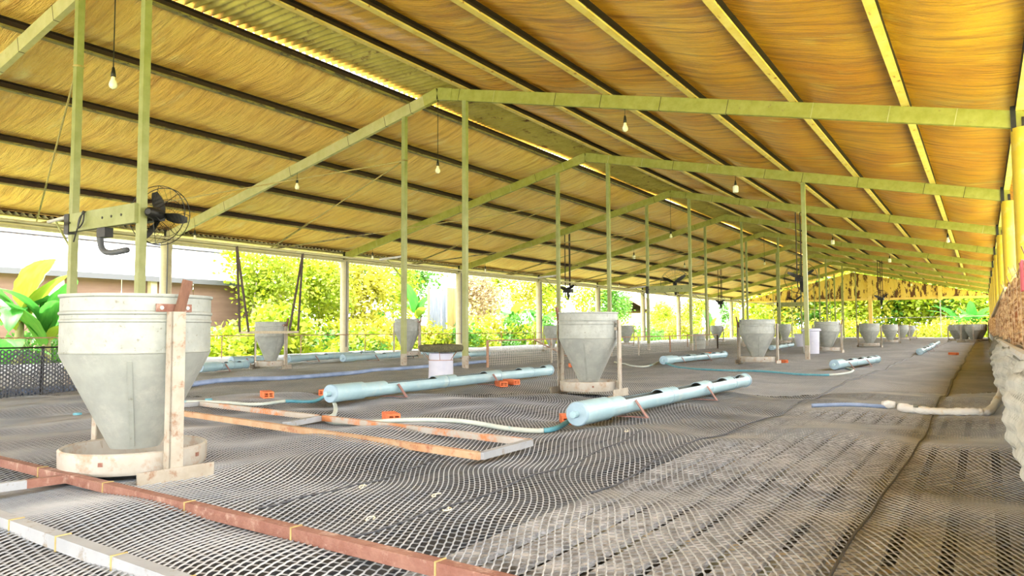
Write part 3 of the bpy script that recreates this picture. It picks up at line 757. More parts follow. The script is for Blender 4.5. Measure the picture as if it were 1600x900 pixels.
# ---------------------------------------------------------------- hollow bricks
def make_brick():
    w, h, L = .085, .055, .19; t_ = .010
    mb = MB(); xs_ = [0, t_, w/2-t_/2, w/2+t_/2, w-t_, w]; zs_ = [0, t_, h-t_, h]
    for i in range(5):
        for j in range(3):
            if j == 1 and i in (1, 3): continue
            mb.box(xs_[i]-w/2, xs_[i+1]-w/2, -L/2, L/2, zs_[j], zs_[j+1])
    for k in range(3): mb.box(-w/2-.002, w/2+.002, -L/2+.002, L/2-.002, .008+k*.016, .014+k*.016)
    return mb
bm0 = None
for i, (pxx, pyy, r_, lb) in enumerate([
        (417, 627, 1.05, 'orange hollow brick far left of the left blue drinker'), (611, 656, .95, 'orange hollow brick beside the curling pale hose'),
        (783, 605, .9, 'orange hollow brick under the left drinker, left one of the pair'), (799, 603, 1.25, 'orange hollow brick under the left drinker, right one of the pair'),
        (511, 617, .4, 'orange brick end peeping out behind the left drinker cap'), (886, 655, .6, 'orange brick end beside the right drinker cap'),
        (893, 573, .6, 'small orange brick in the shade behind the second feeder'), (1107, 553, .6, 'red brick at the far end of the middle drinker'),
        (1222, 567, 1.2, 'red brick beside the right foot of the third feeder'), (1490, 555, 1.0, 'pale red brick on the open floor near the seam')]):
    p = g(pxx, pyy)
    if bm0 is None: bm0 = make_brick().build('hollow_brick', 'brick'); o = bm0
    else: o = bm0.copy(); COL.objects.link(o)
    o.location = (p.x, p.y, zfl(p.x, p.y)+.003); o.rotation_euler.z = r_
    tag(o, lb, 'brick', 'hollow bricks on the floor')

# ---------------------------------------------------------------- steel frames and tubes lying on the net
def lying(name, segs, label, cat):
    a0 = Vector(segs[0][0]); z = .028
    t = thing(name, (a0.x, a0.y, z), label, cat)
    for (a, b, w, m_, nm, *ex) in segs:
        a, b = Vector(a), Vector(b); a.z = b.z = 0
        o = MB().bar(a-Vector((a0.x, a0.y, 0)), b-Vector((a0.x, a0.y, 0)), w, w).build(nm, m_, t)
        for k in range(ex[0] if ex else 0):
            c = a.lerp(b, (k+.6)/(ex[0]+.3))-Vector((a0.x, a0.y, 0)); d = (b-a).normalized()
            MB().bar(c-d*.0025, c+d*.0025, w+.005, w+.005).build('twine_tie', 'rope_tan', o)
    return t
A, B, Cc, D2 = g(751, 722), g(829, 700), g(313, 636), g(232, 644)
Ee, Ff = g(445, 671), g(510, 658)
lying('steel_frame_on_floor', [(A, D2, .034, 'rust_cream', 'near_rail'), (B, Cc, .034, 'rust_white', 'far_rail'), (A, B, .034, 'white_pipe', 'end_bar'), (Cc, D2, .034, 'white_pipe', 'end_bar'), (Ee, Ff, .034, 'white_pipe', 'cross_bar')],
      'long rusty and white steel frame lying flat on the net', 'frame')
lying('lying_tube', [(g(-120, 700), g(900, 960), .035, 'rust', 'long_tube', 7), (g(118, 757), g(40, 768), .031, 'rust', 'branch_tube'), (g(40, 768), g(-90, 786), .031, 'white_pipe', 'branch_tube')],
      'brown rusty square tube with a branch, lying across the lower left', 'tube')
lying('lying_tube', [(g(-70, 800), g(380, 970), .037, 'white_pipe', 'long_tube', 5)], 'white tube with twine ties in the lower left corner', 'tube')

# ---------------------------------------------------------------- white bucket stand with mossy lid
p = g(689, 594); t = thing('lidded_stand', (p.x, p.y, zfl(p.x, p.y)), 'white plastic bucket stand with a dark mossy round lid', 'bucket')
autosmooth(MB().lathe([(0, .335), (.140, .335), (.146, .33), (.152, .02), (.170, .012), (.172, 0), (0, 0)], 32).build('bucket', 'white_plastic', t), 40)
mb = MB(); n = 40; prof = [(0, .352), (.20, .348), (.255, .352), (.268, .375), (.270, .41), (.262, .428), (.20, .436), (0, .440)]
mb.lathe(prof, n)
r2 = random.Random(2); mb.v = [(x+r2.uniform(-.006, .006), y+r2.uniform(-.006, .006), z+r2.uniform(-.006, .006)) for x, y, z in mb.v]
mb.build('mossy_lid', 'moss', t, True)
MB().lathe([(.149, .245), (.155, .245), (.155, .253), (.149, .253)], 32, closed=True).build('wire_ring', 'wire_rust', t)
for a in (0, 1.3, 2.3, 3.3, 4.2, 5.3):
    ca, sa = math.cos(a), math.sin(a)
    MB().tube([(.152*ca, .152*sa, .25), (.17*ca, .17*sa, .28), (.25*ca, .25*sa, .36)], .004, 5).build('wire_hook', 'wire_rust', t)

# ---------------------------------------------------------------- suspended pipe, swing shelf
o = MB().tube([(-9.03, -2, 1.84), (-9.03, 52, 1.84)], .021, 8).build('suspended_pipe', 'cream_beam')
tag(o, 'thin pale pipe carried on brackets along the left inner posts', 'pipe')
X0 = -9.03
tl, tr_ = ax(370, 393, X0), ax(473, 402, X0)
bl, br = ax(381, 521, X0), ax(458, 517, X0)
t = thing('swing_shelf', (X0, (tl.y+tr_.y)/2, .55), 'hanging shelf board on dark straps in front of a narrow feeder', 'swing')
o0 = t.location
zb = (bl.z+br.z)/2
MB().box(-.10, .13, bl.y-o0.y-.0, br.y-o0.y, zb-o0.z-.022, zb-o0.z+.016).build('board', 'wood_grey', t)
for (tp, bt) in ((tl, bl), (tr_, br)):
    for dx, r_ in ((-.09, .010), (.11, .012)):
        MB().bar((0, tp.y-o0.y, 1.83-o0.z), (dx, bt.y-o0.y, zb-o0.z), .036, .014).build('strap', 'dark_rope', t)

# ---------------------------------------------------------------- fans
def fan(name, loc, normal, R, label, group, mount, ph=.62):
    t = thing(name, loc, label, 'fan', group)
    n = Vector(normal).normalized(); q = n.to_track_quat('Z', 'Y')
    def put(o): o.rotation_mode = 'QUATERNION'; o.rotation_quaternion = q; return o
    put(autosmooth(MB().lathe([(0, .05), (.05, .05), (.06, .035), (.065, -.02), (.06, -.10), (.05, -.16), (.03, -.18), (0, -.18)], 20).build('motor', 'dark_iron', t)))
    put(MB().lathe([(0, .11), (.03, .105), (.045, .08), (.045, .05)], 16).build('hub', 'black_plastic', t))
    for k in range(3):
        a = 2*math.pi*k/3+ph; mb = MB(); vs = []
        for s in range(7):
            rr_ = .035+(R*.92-.035)*s/6; wd = .022+.034*math.sin(math.pi*(.15+.8*s/6)); tw = .75-.45*s/6
            for e in (-1, 1):
                u_ = e*wd*math.cos(tw); z_ = .075+e*wd*math.sin(tw)
                vs.append((rr_*math.cos(a)-u_*math.sin(a), rr_*math.sin(a)+u_*math.cos(a), z_))
        vs2 = [(x, y, z+.006) for x, y, z in vs]
        mb.add(vs+vs2, [(2*s, 2*s+1, 2*s+3, 2*s+2) for s in range(6)]+[(14+2*s, 14+2*s+2, 14+2*s+3, 14+2*s+1) for s in range(6)]+[(2*s, 2*s+2, 16+2*s, 14+2*s) for s in range(6)]+[(2*s+1, 15+2*s, 17+2*s, 2*s+3) for s in range(6)]+[(12, 13, 27, 26)])
        put(mb.build('blade', 'black_plastic', t))
    cg = MB()
    for rr_, z_ in ((R, .075), (R, -.02), (R*.66, .15), (R*.33, .17)):
        cg.tube([(rr_*math.cos(2*math.pi*k/36), rr_*math.sin(2*math.pi*k/36), z_) for k in range(37)], .0045 if rr_ == R else .0025, 5, False)
    for k in range(28):
        a = 2*math.pi*k/28
        cg.tube([(.03*math.cos(a), .03*math.sin(a), .175), (R*.66*math.cos(a), R*.66*math.sin(a), .15), (R*math.cos(a), R*math.sin(a), .075)], .0016, 3, False)
    for k in range(8):
        a = 2*math.pi*k/8
        cg.tube([(R*math.cos(a), R*math.sin(a), .075), (R*math.cos(a), R*math.sin(a), -.02), (.06*math.cos(a), .06*math.sin(a), -.09)], .0032, 4, False)
    put(cg.build('cage', 'dark_iron', t))
    mount(t)
    return t
def fan_beam(k, label):
    y = FY(k)
    b = thing('fan_beam', (XP, y-.045, 1.80), label, 'beam', 'fan beams')
    L_b = XQ-XP
    mbx = MB().box(.0, L_b, -.03, .03, -.10, .10).build('beam_box', 'olive_post', b)
    for t in (.05, .2, .55, .68, .82): MB().tube([(L_b*t, -.036, .0), (L_b*t, -.028, .0)], .014, 8).build('bolt_hole', 'dark_iron', mbx)
    MB().box(-.04, .055, -.04, .04, -.12, .10).build('end_clamp', 'dark_iron', b)
    cab = spline([(.42, -.05, .09), (.33, -.06, .03), (.30, -.06, -.08), (.40, -.06, -.02), (.38, -.05, .10), (.28, -.06, -.10), (.20, -.05, -.22)], 5)
    if k < 0:
        MB().tube(cab, .008, 6).build('cable', 'black_plastic', b)
        MB().tube(spline([(.62, .02, -.10), (.60, .02, -.22), (.66, .02, -.33), (.82, .02, -.37), (1.12, .02, -.36)], 6), .032, 10).build('bent_pipe', 'grey_trim', b, True)
        MB().box(.60, .76, -.02, .07, -.20, -.10).build('control_box', 'dark_iron', b)
    return b
def no_mount(t): pass
view_n = Vector((-.83, .56, 0))
def stem_mount(t):
    MB().tube([(0, .0, -.08), (0, .0, -.34)], .018, 8).build('stem', 'dark_iron', t)
fan_beam(-1, 'pale green bolted beam carrying the near fan between two posts')
def near_mount(t):
    MB().box(-.34, .04, -.03, .05, -.06, .02).build('mount_arm', 'dark_iron', t)
fan('wall_fan', (-7.10, 4.36, 1.80), (-.45, .88, -.05), .30, 'black caged fan beside the near posts, over the large feeder', 'caged fans', near_mount, 1.2)
for k in (2, 5):
    nm = {2: 'middle', 5: 'far'}[k]
    fan_beam(k, f'pale green fan beam between the posts of the {names_k[k]} roof frame')
    fan('wall_fan', ((XP+XQ)/2+.1, FY(k)+.25, 1.98), (.25, -.93, .2), .42, f'black caged fan on the {nm} beam between slim posts', 'caged fans', lambda t: MB().tube([(0, -.22, -.10), (0, 0, -.02)], .02, 8).build('mount_arm', 'dark_iron', t))
def hung(x, k, zc, R, label):
    y = FY(k); zt = zraft(x)-.10
    def mt(t):
        for dx, dy in ((-.09, 0), (.09, 0), (0, .12)):
            MB().tube([(dx, dy, -.02), (dx, dy, zt-zc)], .017, 6).build('hanger_pole', 'dark_rope', t)
        MB().bar((-.1, 0, .35), (.1, 0, .35), .03, .03).build('hanger_cross', 'dark_rope', t)
        MB().box(-.13, .13, -.08, .14, -.10, .02).build('motor_box', 'dark_iron', t)
        MB().tube(spline([(-.08, 0, -.1), (-.06, -.02, -.28), (.04, -.02, -.30), (.09, 0, -.12)], 5), .014, 6).build('loop_cable', 'dark_iron', t, True)
    fan('hanging_fan', (x, y, zc), (.35, -.9, -.25), R, label, 'hanging fans', mt)
hung(-11.2, 2, 1.90, .30, 'small dark fan hung on poles above the second feeder')
hung(-11.3, 5, 1.98, .30, 'small dark fan hung on poles left of the third feeder')
hung(-4.10, 2, 1.98, .42, 'large dark fan hung on long poles beside the lone slim post')
hung(-3.92, 5, 2.0, .36, 'far dark fan hung on poles before the yellow gable')

# ---------------------------------------------------------------- bulbs
def bulb(x, k, drop, kind, label, grp='bulbs hanging from the frames'):
    y = FY(k)-.02; zt = zraft(x)-.10
    t = thing('light_bulb', (x, y, zt-drop), label, 'bulb', grp)
    MB().tube([(0, 0, .10), (0, 0, drop)], .006 if drop > .5 else .004, 5).build('cord', 'black_plastic', t)
    MB().tube([(0, 0, .10), (0, 0, .03), (0, 0, -.005)], [.012, .024, .026], 10).build('socket', 'black_plastic', t, True)
    if kind == 'bulb':
        autosmooth(MB().lathe([(.020, 0), (.022, -.03), (.040, -.07), (.043, -.095), (.034, -.12), (.014, -.133), (0, -.135)], 16).build('glass', 'bulb_glass', t))
        MB().tube([(0, 0, 0), (0, 0, -.045)], .021, 10).build('base', 'yellow_beam', t)
    else:
        autosmooth(MB().lathe([(.02, 0), (.05, -.02), (.056, -.04), (.056, -.13), (.05, -.15), (0, -.152)], 16).build('glass', 'led_white', t))
    return t
bulb(XA, -1, 1.22, 'bulb', 'clear bulb on a long black cord between the two nearest posts')
bulb(XA, 0, 1.14, 'bulb', 'bulb on a long black cord at the ridge of the second frame')
bulb(XA, 2, 1.10, 'bulb', 'bulb on a long cord at the ridge of the fourth frame')
bulb(XA, 4, 1.10, 'bulb', 'bulb on a long cord at the ridge of the sixth frame')
for x, k, kind, lb in [(-14.45, 0, 'bulb', 'small bulb under the left rafter end, second frame'), (-14.43, 1, 'bulb', 'small bulb under the left rafter end, third frame'),
                       (-14.4, 2, 'bulb', 'small bulb under the left rafter end, fourth frame'), (-14.4, 4, 'bulb', 'small bulb under the left rafter end, sixth frame'),
                       (-11.2, 0, 'bulb', 'clear bulb under the middle of the left rafter, second frame'), (-11.26, 3, 'led', 'white jar lamp under the left rafter of the fifth frame'),
                       (-11.2, 4, 'bulb', 'clear bulb under the middle of the left rafter, sixth frame'), (-4.27, 0, 'bulb', 'small bulb under the right rafter of the second frame'),
                       (-4.24, 1, 'led', 'white jar lamp under the right rafter of the third frame'), (-4.14, 3, 'led', 'white jar lamp under the right rafter of the fifth frame'),
                       (-.66, 2, 'bulb', 'clear bulb at the right end of the fourth frame'), (-3.84, 8, 'led', 'tiny white lamp far off under the last frame'), (-2.98, 4, 'led', 'white jar lamp under the right rafter of the sixth frame')]:
    bulb(x, k, .20, kind, lb)

# ---------------------------------------------------------------- fences
# black net fence at the left
t = thing('net_fence', (-7.62, 0, 0), 'black hexagon net fence with a doubled corner behind the large feeder', 'fence')
def fence_net(y0, y1, z0fn, z1fn, w, l, hw, xoff=0.):
    u, v, E = hexnet((int(y0/w), int(y1/w)), (0, int(.62/l)), w, l, .17)
    z = v; ok = (z >= z0fn(u)) & (z <= z1fn(u)); ek = ok[E[:, 0]] & ok[E[:, 1]]; E = E[ek]
    P = np.stack([u*0+xoff+.012*np.sin(u*7+z*5), u, z], 1); nr = np.tile([1., 0, 0], (len(P), 1))
    return ribbons(P, E, nr, hw, .001)
V, Q = fence_net(1.6, 5.0, lambda u: u*0, lambda u: .455+u*0, .030, .022, .0034); o = mesh_np('net', V, Q, 'net_left', t); tag(o, kind='stuff')
V, Q = fence_net(1.6, 4.35, lambda u: u*0, lambda u: np.clip(.44-(u-3.45)*.55, 0, .44), .026, .019, .0068, -.03); o = mesh_np('doubled_net', V, Q, 'net_left', t); tag(o, kind='stuff')
MB().tube([(0, 1.6, .46), (0, 5.0, .455)], .009, 6).build('top_wire', 'dark_iron', t)
for yy in (2.4, 3.55, 4.95): MB().bar((-.02, yy, -.03), (-.02, yy, .47), .022, .022, (0, 1, 0)).build('stake', 'dark_iron', t)
# low boundary rail along the left edge
t = thing('boundary_rail', (-15.2, 0, 0), 'thin rusty rail fence along the left edge of the floor', 'fence')
MB().tube([(0, -2, .50), (0, YEND, .50)], .013, 6).build('top_rail', 'wire_rust', t)
for k in range(24): MB().tube([(0, -1+k*2.4, -.1), (0, -1+k*2.4, .50)], .014, 6).build('stake', 'wire_rust', t)
# wire pen behind the second feeder
t = thing('wire_pen', (-6.95, 10.1, 0), 'low rusty wire mesh pen behind the second feeder', 'pen')
pa = [Vector((0, 0, 0)), Vector((-.2, 13.2, 0)), Vector((-1.6, 14.4, 0))]
for a, b in zip(pa[:-1], pa[1:]):
    d = b-a; L_ = d.length
    MB().tube([a+Vector((0, 0, .43)), b+Vector((0, 0, .43))], .013, 6).build('top_rail', 'wire_rust', t)
    n = max(2, int(L_/2.2))
    for k in range(n+1):
        c = a+d*k/n; MB().bar(c+Vector((0, 0, -.03)), c+Vector((0, 0, .44)), .032, .032, (0, 1, 0)).build('stake', 'white_iron' if k % 2 else 'wire_rust', t)
    mb = MB()
    for k in range(int(L_/.07)):
        c = a+d*(k*.07/L_); mb.tube([c+Vector((0, 0, .0)), c+d.normalized()*.03+Vector((0, 0, .2)), c+Vector((0, 0, .42 if a.x == 0 and k % 3 == 0 else .25))], .0028, 3, False)
    for z in (.03, .07, .11, .15, .2, .25): mb.tube([a+Vector((0, 0, z)), b+Vector((0, 0, z))], .0026, 3, False)
    o = mb.build('mesh_panel', 'wire_grey', t); tag(o, kind='stuff')
MB().bar((0, 1.5, .43), (-.2, 3.2, .05), .02, .02).build('brace', 'wire_rust', t)
o = thing('metal_drum', g(1091, 545), 'pale grey ribbed drum standing in the corner of the wire pen', 'drum')
autosmooth(MB().lathe([(0, .46), (.20, .46), (.215, .45), (.215, .31), (.222, .30), (.215, .29), (.215, .16), (.222, .15), (.215, .14), (.215, 0), (0, 0)], 24).build('body', 'galvanised', o), 40)
MB().lathe([(.205, .455), (.222, .455), (.222, .468), (.205, .468)], 24, closed=True).build('rim', 'galvanised_dull', o)
# white crates beside the fourth feeder
for (pxx, pyy, w, h, lb) in ((1268, 552, .45, .62, 'white plastic tub behind the lone slim post'), (1252, 541, .5, .45, 'small white crate far behind the lone post')):
    p = g(pxx, pyy); o = thing('white_tub', (p.x, p.y, zfl(p.x, p.y)), lb, 'tub', 'white tubs')
    autosmooth(MB().lathe([(0, h), (w*.46, h), (w*.5, h-.01), (w*.5, h-.06), (w*.44, h-.07), (w*.40, 0), (0, 0)], 20).build('body', 'white_plastic', o), 40)
    MB().lathe([(w*.5, h-.06), (w*.53, h-.06), (w*.53, h-.03), (w*.5, h-.03)], 20, closed=True).build('rim', 'white_plastic', o)
# small finds on the net
for (pxx, pyy, m_, lb) in ((121, 646, 'hose_teal', 'small teal plastic ring on the dark net left of the large feeder'), (326, 627, 'hose_teal', 'small teal plastic ring right of the large feeder')):
    p = g(pxx, pyy); o = MB().lathe([(.018, 0), (.03, 0), (.03, .014), (.018, .014)], 14, closed=True).build('plastic_ring', m_, loc=(p.x, p.y, zfl(p.x, p.y)+.004)); tag(o, lb, 'ring', 'teal rings')

# scraps of twine on the net
for i, (pxx, pyy, lb) in enumerate([(577, 810, 'pale yellow twine scrap just above the rusty tube'), (680, 772, 'pale twine scrap on the net below the frame corner'), (567, 757, 'tiny twine loop on the net left of centre'),
                                    (980, 682, 'white twine loop on the net by the right drinker'), (700, 797, 'short straw coloured twine end on the net, bottom centre')]):
    p = g(pxx, pyy); r = random.Random(i); pts = [(.012*math.cos(a*1.3+i)*(1+.5*r.random()), .022*math.sin(a+i)*(1+.4*r.random()), .004+.006*r.random()) for a in range(7)]
    o = MB().tube(spline(pts, 4), .0022, 5).build('twine_scrap', 'twine', loc=(p.x, p.y, zfl(p.x, p.y)+.003)); tag(o, lb, 'twine', 'twine scraps')

# ================================================================ OUTSIDE
GZ = -.75
def crown_mesh(name, seed, n, rx, rz_, leaf, clusters):
    """a crown of real leaves: folded blades scattered through overlapping clumps"""
    r = np.random.RandomState(seed)
    cc = r.normal(size=(clusters, 3)); cc /= np.linalg.norm(cc, axis=1)[:, None]
    cc *= (.35+.6*r.rand(clusters, 1)**.5); cc *= np.array([rx, rx, rz_]); cc[:, 2] += rz_
    which = r.randint(0, clusters, n)
    off = r.normal(size=(n, 3))*np.array([rx, rx, rz_])*.20
    P = cc[which]+off
    d = r.normal(size=(n, 3)); d[:, 2] = d[:, 2]*.5-.25; d /= np.linalg.norm(d, axis=1)[:, None]
    s = np.cross(d, r.normal(size=(n, 3))); s /= np.linalg.norm(s, axis=1)[:, None]
    sz = leaf*(.6+.8*r.rand(n, 1))
    up_ = np.cross(s, d)
    V = np.stack([P, P+d*sz*.55+s*sz*.28+up_*sz*.08, P+d*sz, P+d*sz*.55-s*sz*.28+up_*sz*.08], 1).reshape(-1, 3)
    Q = np.arange(n*4).reshape(n, 4)
    me_o = mesh_np(name, V, Q, None); me = me_o.data; bpy.data.objects.remove(me_o); return me
CROWNS = {}
for sd, (nm, n, rx, rz_, lf, cl) in enumerate([('tree', 3600, 1.25, 1.35, .17, 34), ('tree', 3400, 1.0, 1.6, .15, 30), ('shrub', 1700, .8, .55, .11, 16), ('shrub', 1500, 1.0, .45, .12, 14)]):
    CROWNS[sd] = crown_mesh('crown', 40+sd, n, rx, rz_, lf, cl)
CM = {}
def crown_variant(i, mat):
    if (i, mat) not in CM:
        me = CROWNS[i].copy(); me.materials.clear(); me.materials.append(MATS[mat]); CM[i, mat] = me
    return CM[i, mat]
rt_ = random.Random(11)
def tree(x, y, h, s, i, mat, label, group):
    t = thing('leafy_tree', (x, y, GZ), label, 'tree', group, rt_.uniform(0, 6))
    c = bpy.data.objects.new('crown', crown_variant(i, mat)); COL.objects.link(c); c.parent = t; c.scale = (s, s, s); c.location = (0, 0, h)
    sway = rt_.uniform(-.2, .2)
    for a in (0, 1):
        MB().tube([(a*.12, 0, 0), (sway*.5+a*.3, a*.1, h*.6+.3), (sway+a*.5, .1+a*.3, h+.9*s)], [.06, .045, .025], 7).build('trunk', 'bark', t, True)
    return t
def shrub(x, y, s, i, mat, label, group):
    t = thing('leafy_shrub', (x, y, GZ), label, 'shrub', group, rt_.uniform(0, 6))
    c = bpy.data.objects.new('foliage', crown_variant(i, mat)); COL.objects.link(c); c.parent = t; c.scale = (s, s, s*rt_.uniform(.9, 1.4)); c.location = (0, 0, .02)
    MB().tube([(0, 0, 0), (.03, 0, .5*s)], [.03, .015], 6).build('stem', 'bark', t)
    return t

def banana_leaf(L, W, droop, seed):
    r = random.Random(seed); n = 14; vs = []; fs = []
    for k in range(n+1):
        t = k/n; ang = .95-droop*t*1.7
        x = L*(t*math.cos(.25)); 
        # integrate a drooping midrib
        vs.append(None)
    px_, pz_ = 0., 0.; mid = []
    for k in range(n+1):
        t = k/n; ang = 1.15-droop*t
        mid.append((px_, pz_, ang)); px_ += L/n*math.cos(ang); pz_ += L/n*math.sin(ang)
    vs = []
    for k, (x, z, an) in enumerate(mid):
        t = k/n; w = W*(math.sin(math.pi*min(1, .06+t*.94))**.6 if t > .12 else .06)
        for e in (-1, -.5, 0, .5, 1):
            j = r.uniform(.86, 1.06) if abs(e) == 1 else 1
            fold = abs(e)*w*.30
            vs.append((x-math.sin(an)*fold*-.0, e*w*j, z+fold*.9-(abs(e) > .9)*w*.25*t))
    fs = [(k*5+j, (k+1)*5+j, (k+1)*5+j+1, k*5+j+1) for k in range(n) for j in range(4)]
    me = MB().add(vs, fs)
    return me
BL = []
for sd, (L, W, dr) in enumerate([(1.9, .26, 1.3), (1.7, .24, 2.1), (1.5, .22, .8)]):
    o = banana_leaf(L, W, dr, sd).build('leaf', None); BL.append(o.data); bpy.data.objects.remove(o)
BLM = {}
def banana(x, y, h, s, n, label, group, seed=0):
    r = random.Random(seed); t = thing('banana_plant', (x, y, GZ), label, 'banana plant', group)
    MB().tube([(0, 0, 0), (.02, 0, h*.6), (0, .03, h)], [.12, .10, .06], 10).build('stem', 'banana_stem', t, True)
    for k in range(n):
        m_ = 'banana_yellow' if r.random() < .3 else 'banana_leaf'; i = r.randrange(3)
        if (i, m_) not in BLM:
            me = BL[i].copy(); me.materials.clear(); me.materials.append(MATS[m_]); me.polygons.foreach_set('use_smooth', [True]*len(me.polygons)); BLM[i, m_] = me
        o = bpy.data.objects.new('leaf', BLM[i, m_]); COL.objects.link(o); o.parent = t
        o.location = (0, 0, h-.1-.05*k); o.rotation_euler = (0, r.uniform(-.25, .35), k*2.4+r.uniform(-.3, .3)); q = s*r.uniform(.8, 1.15); o.scale = (q, q, q)
    return t

# left: banana clump by the neighbouring shed
p = ax(30, 500, -18.2); banana(p.x, p.y, 1.9, 1.1, 12, 'tall banana plant at the far left edge', 'banana plants', 1)
p = ax(72, 520, -17.6); banana(p.x, p.y, 1.5, .95, 11, 'lower banana plant left of the large feeder', 'banana plants', 5)
p = ax(8, 530, -17.0); banana(p.x, p.y, .8, .8, 8, 'smallest banana plant at the left edge', 'banana plants', 9)
p = ax(650, 500, -20.); banana(p.x, p.y, 2.1, 1.0, 7, 'banana plant arching beside the upright metal sheets', 'banana plants', 12)
p = ax(800, 480, -21.); banana(p.x, p.y, 1.9, 1.25, 9, 'banana plant right of the fourth left column', 'banana plants', 14)
p = ax(845, 490, -20.); banana(p.x, p.y, 1.4, 1.1, 8, 'lower banana plant left of the second feeder', 'banana plants', 15)
p = ax(590, 500, -22.); banana(p.x, p.y, 1.5, 1.0, 7, 'banana plant among the trees left of the slim posts', 'banana plants', 17)
for i, pxx in enumerate((1110, 1150, 1185, 1215)):
    p = ax(pxx, 505, -24.+2*i); banana(p.x, p.y, 1.5, 1.5, 9, ['distant banana plant behind the small far feeder', 'distant banana plant left above the third feeder', 'distant banana plant above the third feeder', 'distant banana plant right of the third feeder'][i], 'banana plants', 20+i)
for i, (pxx, Yv) in enumerate(((1500, 66), (1520, 64), (1538, 67))):
    p = ay(pxx, 505, Yv); banana(p.x, p.y, 1.6, 1.5, 9, ['banana plant beyond the far end, left of the far cluster top', 'banana plant beyond the far end, directly over the far feeder cluster', 'banana plant beyond the far end, nearest the right columns'][i], 'banana plants', 30+i)

# trees along the left side
MT = ['leaf_lime', 'leaf_yellow', 'leaf_green', 'leaf_lime']
LB = {'leaf_lime': 'lime green', 'leaf_green': 'deep green', 'leaf_yellow': 'yellowish', 'leaf_dry': 'dry brown'}
n = 0
tree_px = [(395, -21, 2.0, 1.1, 0), (430, -20, 1.3, .95, 3), (470, -22.5, 2.2, 1.2, 0), (500, -20.5, 1.6, .9, 3), (528, -23, 2.0, 1.2, 1), (570, -21, 1.4, 1.05, 2), (615, -23, 2.0, 1.15, 0),
           (645, -25, 2.3, 1.2, 1), (745, -22, 1.6, 1.0, 4), (765, -25, 2.4, 1.2, 0), (815, -26, 2.6, 1.2, 2), (860, -25, 2.0, 1.2, 0), (925, -27, 2.4, 1.3, 3), (965, -25, 2.0, 1.2, 1),
           (1035, -28, 1.2, 1.1, 0), (1085, -30, 1.8, 1.4, 3), (1140, -30, 2.0, 1.6, 1), (1185, -30, 2.0, 1.6, 0), (350, -27, 2.2, 1.1, 0)]
MT5 = ['leaf_lime', 'leaf_green', 'leaf_yellow', 'leaf_lime', 'leaf_dry']
where = {395: 'at the end of the white roofed shed', 430: 'over the swing shelf', 470: 'right of the swing shelf', 500: 'with thin bare trunks', 528: 'behind the third left column', 570: 'just right of the third left column',
         615: 'left of the second frame posts', 645: 'behind the upright metal sheets', 745: 'right of the second frame right post', 765: 'tall, behind the dry bush', 815: 'behind the leaning banana plants', 860: 'behind the fifth left column',
         925: 'above the second feeder', 965: 'right above the second feeder', 1035: 'before the brown roofed hut', 1085: 'right of the brown roofed hut', 1140: 'behind the distant bananas', 1185: 'rightmost along the left side', 350: 'behind the white roof'}
for pxx, X_, h, s, mi in tree_px:
    p = ax(pxx, 509, X_); tree(X_, p.y, h, s, rt_.randrange(2), MT5[mi], f'{LB[MT5[mi]]} leafy tree {where[pxx]}', 'trees along the left side')
# undergrowth hedge outside the left edge
pos = [330+i*21 for i in range(41)]
words = ['left of the swing', 'below the swing', 'by the third left column', 'near the second frame posts', 'by the wire pen', 'behind the second feeder', 'toward the far end']
for i, pxx in enumerate(pos):
    X_ = -17.6-rt_.random()*1.6; p = ax(pxx, 509, X_); s = rt_.uniform(1.25, 1.7)
    m_ = rt_.choice(['leaf_lime', 'leaf_yellow', 'leaf_green', 'leaf_lime', 'leaf_dry' if 740 < pxx < 830 else 'leaf_lime'])
    shrub(X_, p.y, s, 2+i % 2, m_, f"{LB[m_]} shrub in the undergrowth {words[min(6, i//6)]}", 'undergrowth along the left edge')
for i in range(9):
    pxx = -10+i*44; X_ = -18.8-rt_.random(); p = ax(pxx, 509, X_)
    shrub(X_, p.y, 1.1, 2+i % 2, rt_.choice(['leaf_lime', 'leaf_green']), f"low leafy shrub before the white roofed shed, {['leftmost','second','third','fourth','fifth','sixth','seventh','eighth','ninth'][i]} from the left", 'shrubs before the white roofed shed')
# far end: leaf colours chosen paler, standing in for haze
for i in range(12):
    Yv = 66+rt_.random()*7; pxx = 1205+i*30; p = ay(pxx, 509, Yv); s = rt_.uniform(1.8, 2.4)
    tree(p.x, Yv, 1.0+rt_.random(), s, i % 2, MT[i % 4], f"{LB[MT[i%4]]} tree beyond the far end, {(['leftmost']+ORD[1:]+['rightmost'])[i]} of its row", 'trees beyond the far end')
for i in range(16):
    Yv = 61+rt_.random()*2; pxx = 1200+i*23; p = ay(pxx, 509, Yv)
    shrub(p.x, Yv, 1.5, 2+i % 2, ['leaf_yellow', 'leaf_lime'][i % 2], 'pale undergrowth shrub beyond the far end', 'undergrowth beyond the far end')

# neighbouring shed with white roof
p0 = ax(0, 415, -22); p1 = ax(442, 443, -22); q0 = ax(0, 367, -25.5); q1 = ax(440, 405, -25.5)
nb = thing('neighbour_shed', (-22, p1.y, GZ), 'neighbouring shed with blinding white roof and brown tarpaulin wall', 'building')
ya, yb = -14-p1.y, 0.
ze, zrg = p1.z-GZ, q1.z-GZ
def slab(name, x0, z0, x1, z1, th, mat, parent): return MB().prism([(x0, z0), (x1, z1), (x1, z1+th), (x0, z0+th)], ya, yb+.4, 1).build(name, mat, parent)
rf = slab('roof', .35, ze-.1, -3.5, zrg, .05, 'white_roof', nb)
slab('roof', -3.5, zrg, -7.2, ze-.1, .05, 'white_roof', nb)
MB().box(-3.85, -3.15, ya, yb+.4, zrg-.02, zrg+.13).build('ridge_cap', 'grey_trim', rf)
slab('fascia', .33, ze-.22, .37, ze-.22, .16, 'grey_trim', rf)
k = 0; y = ya
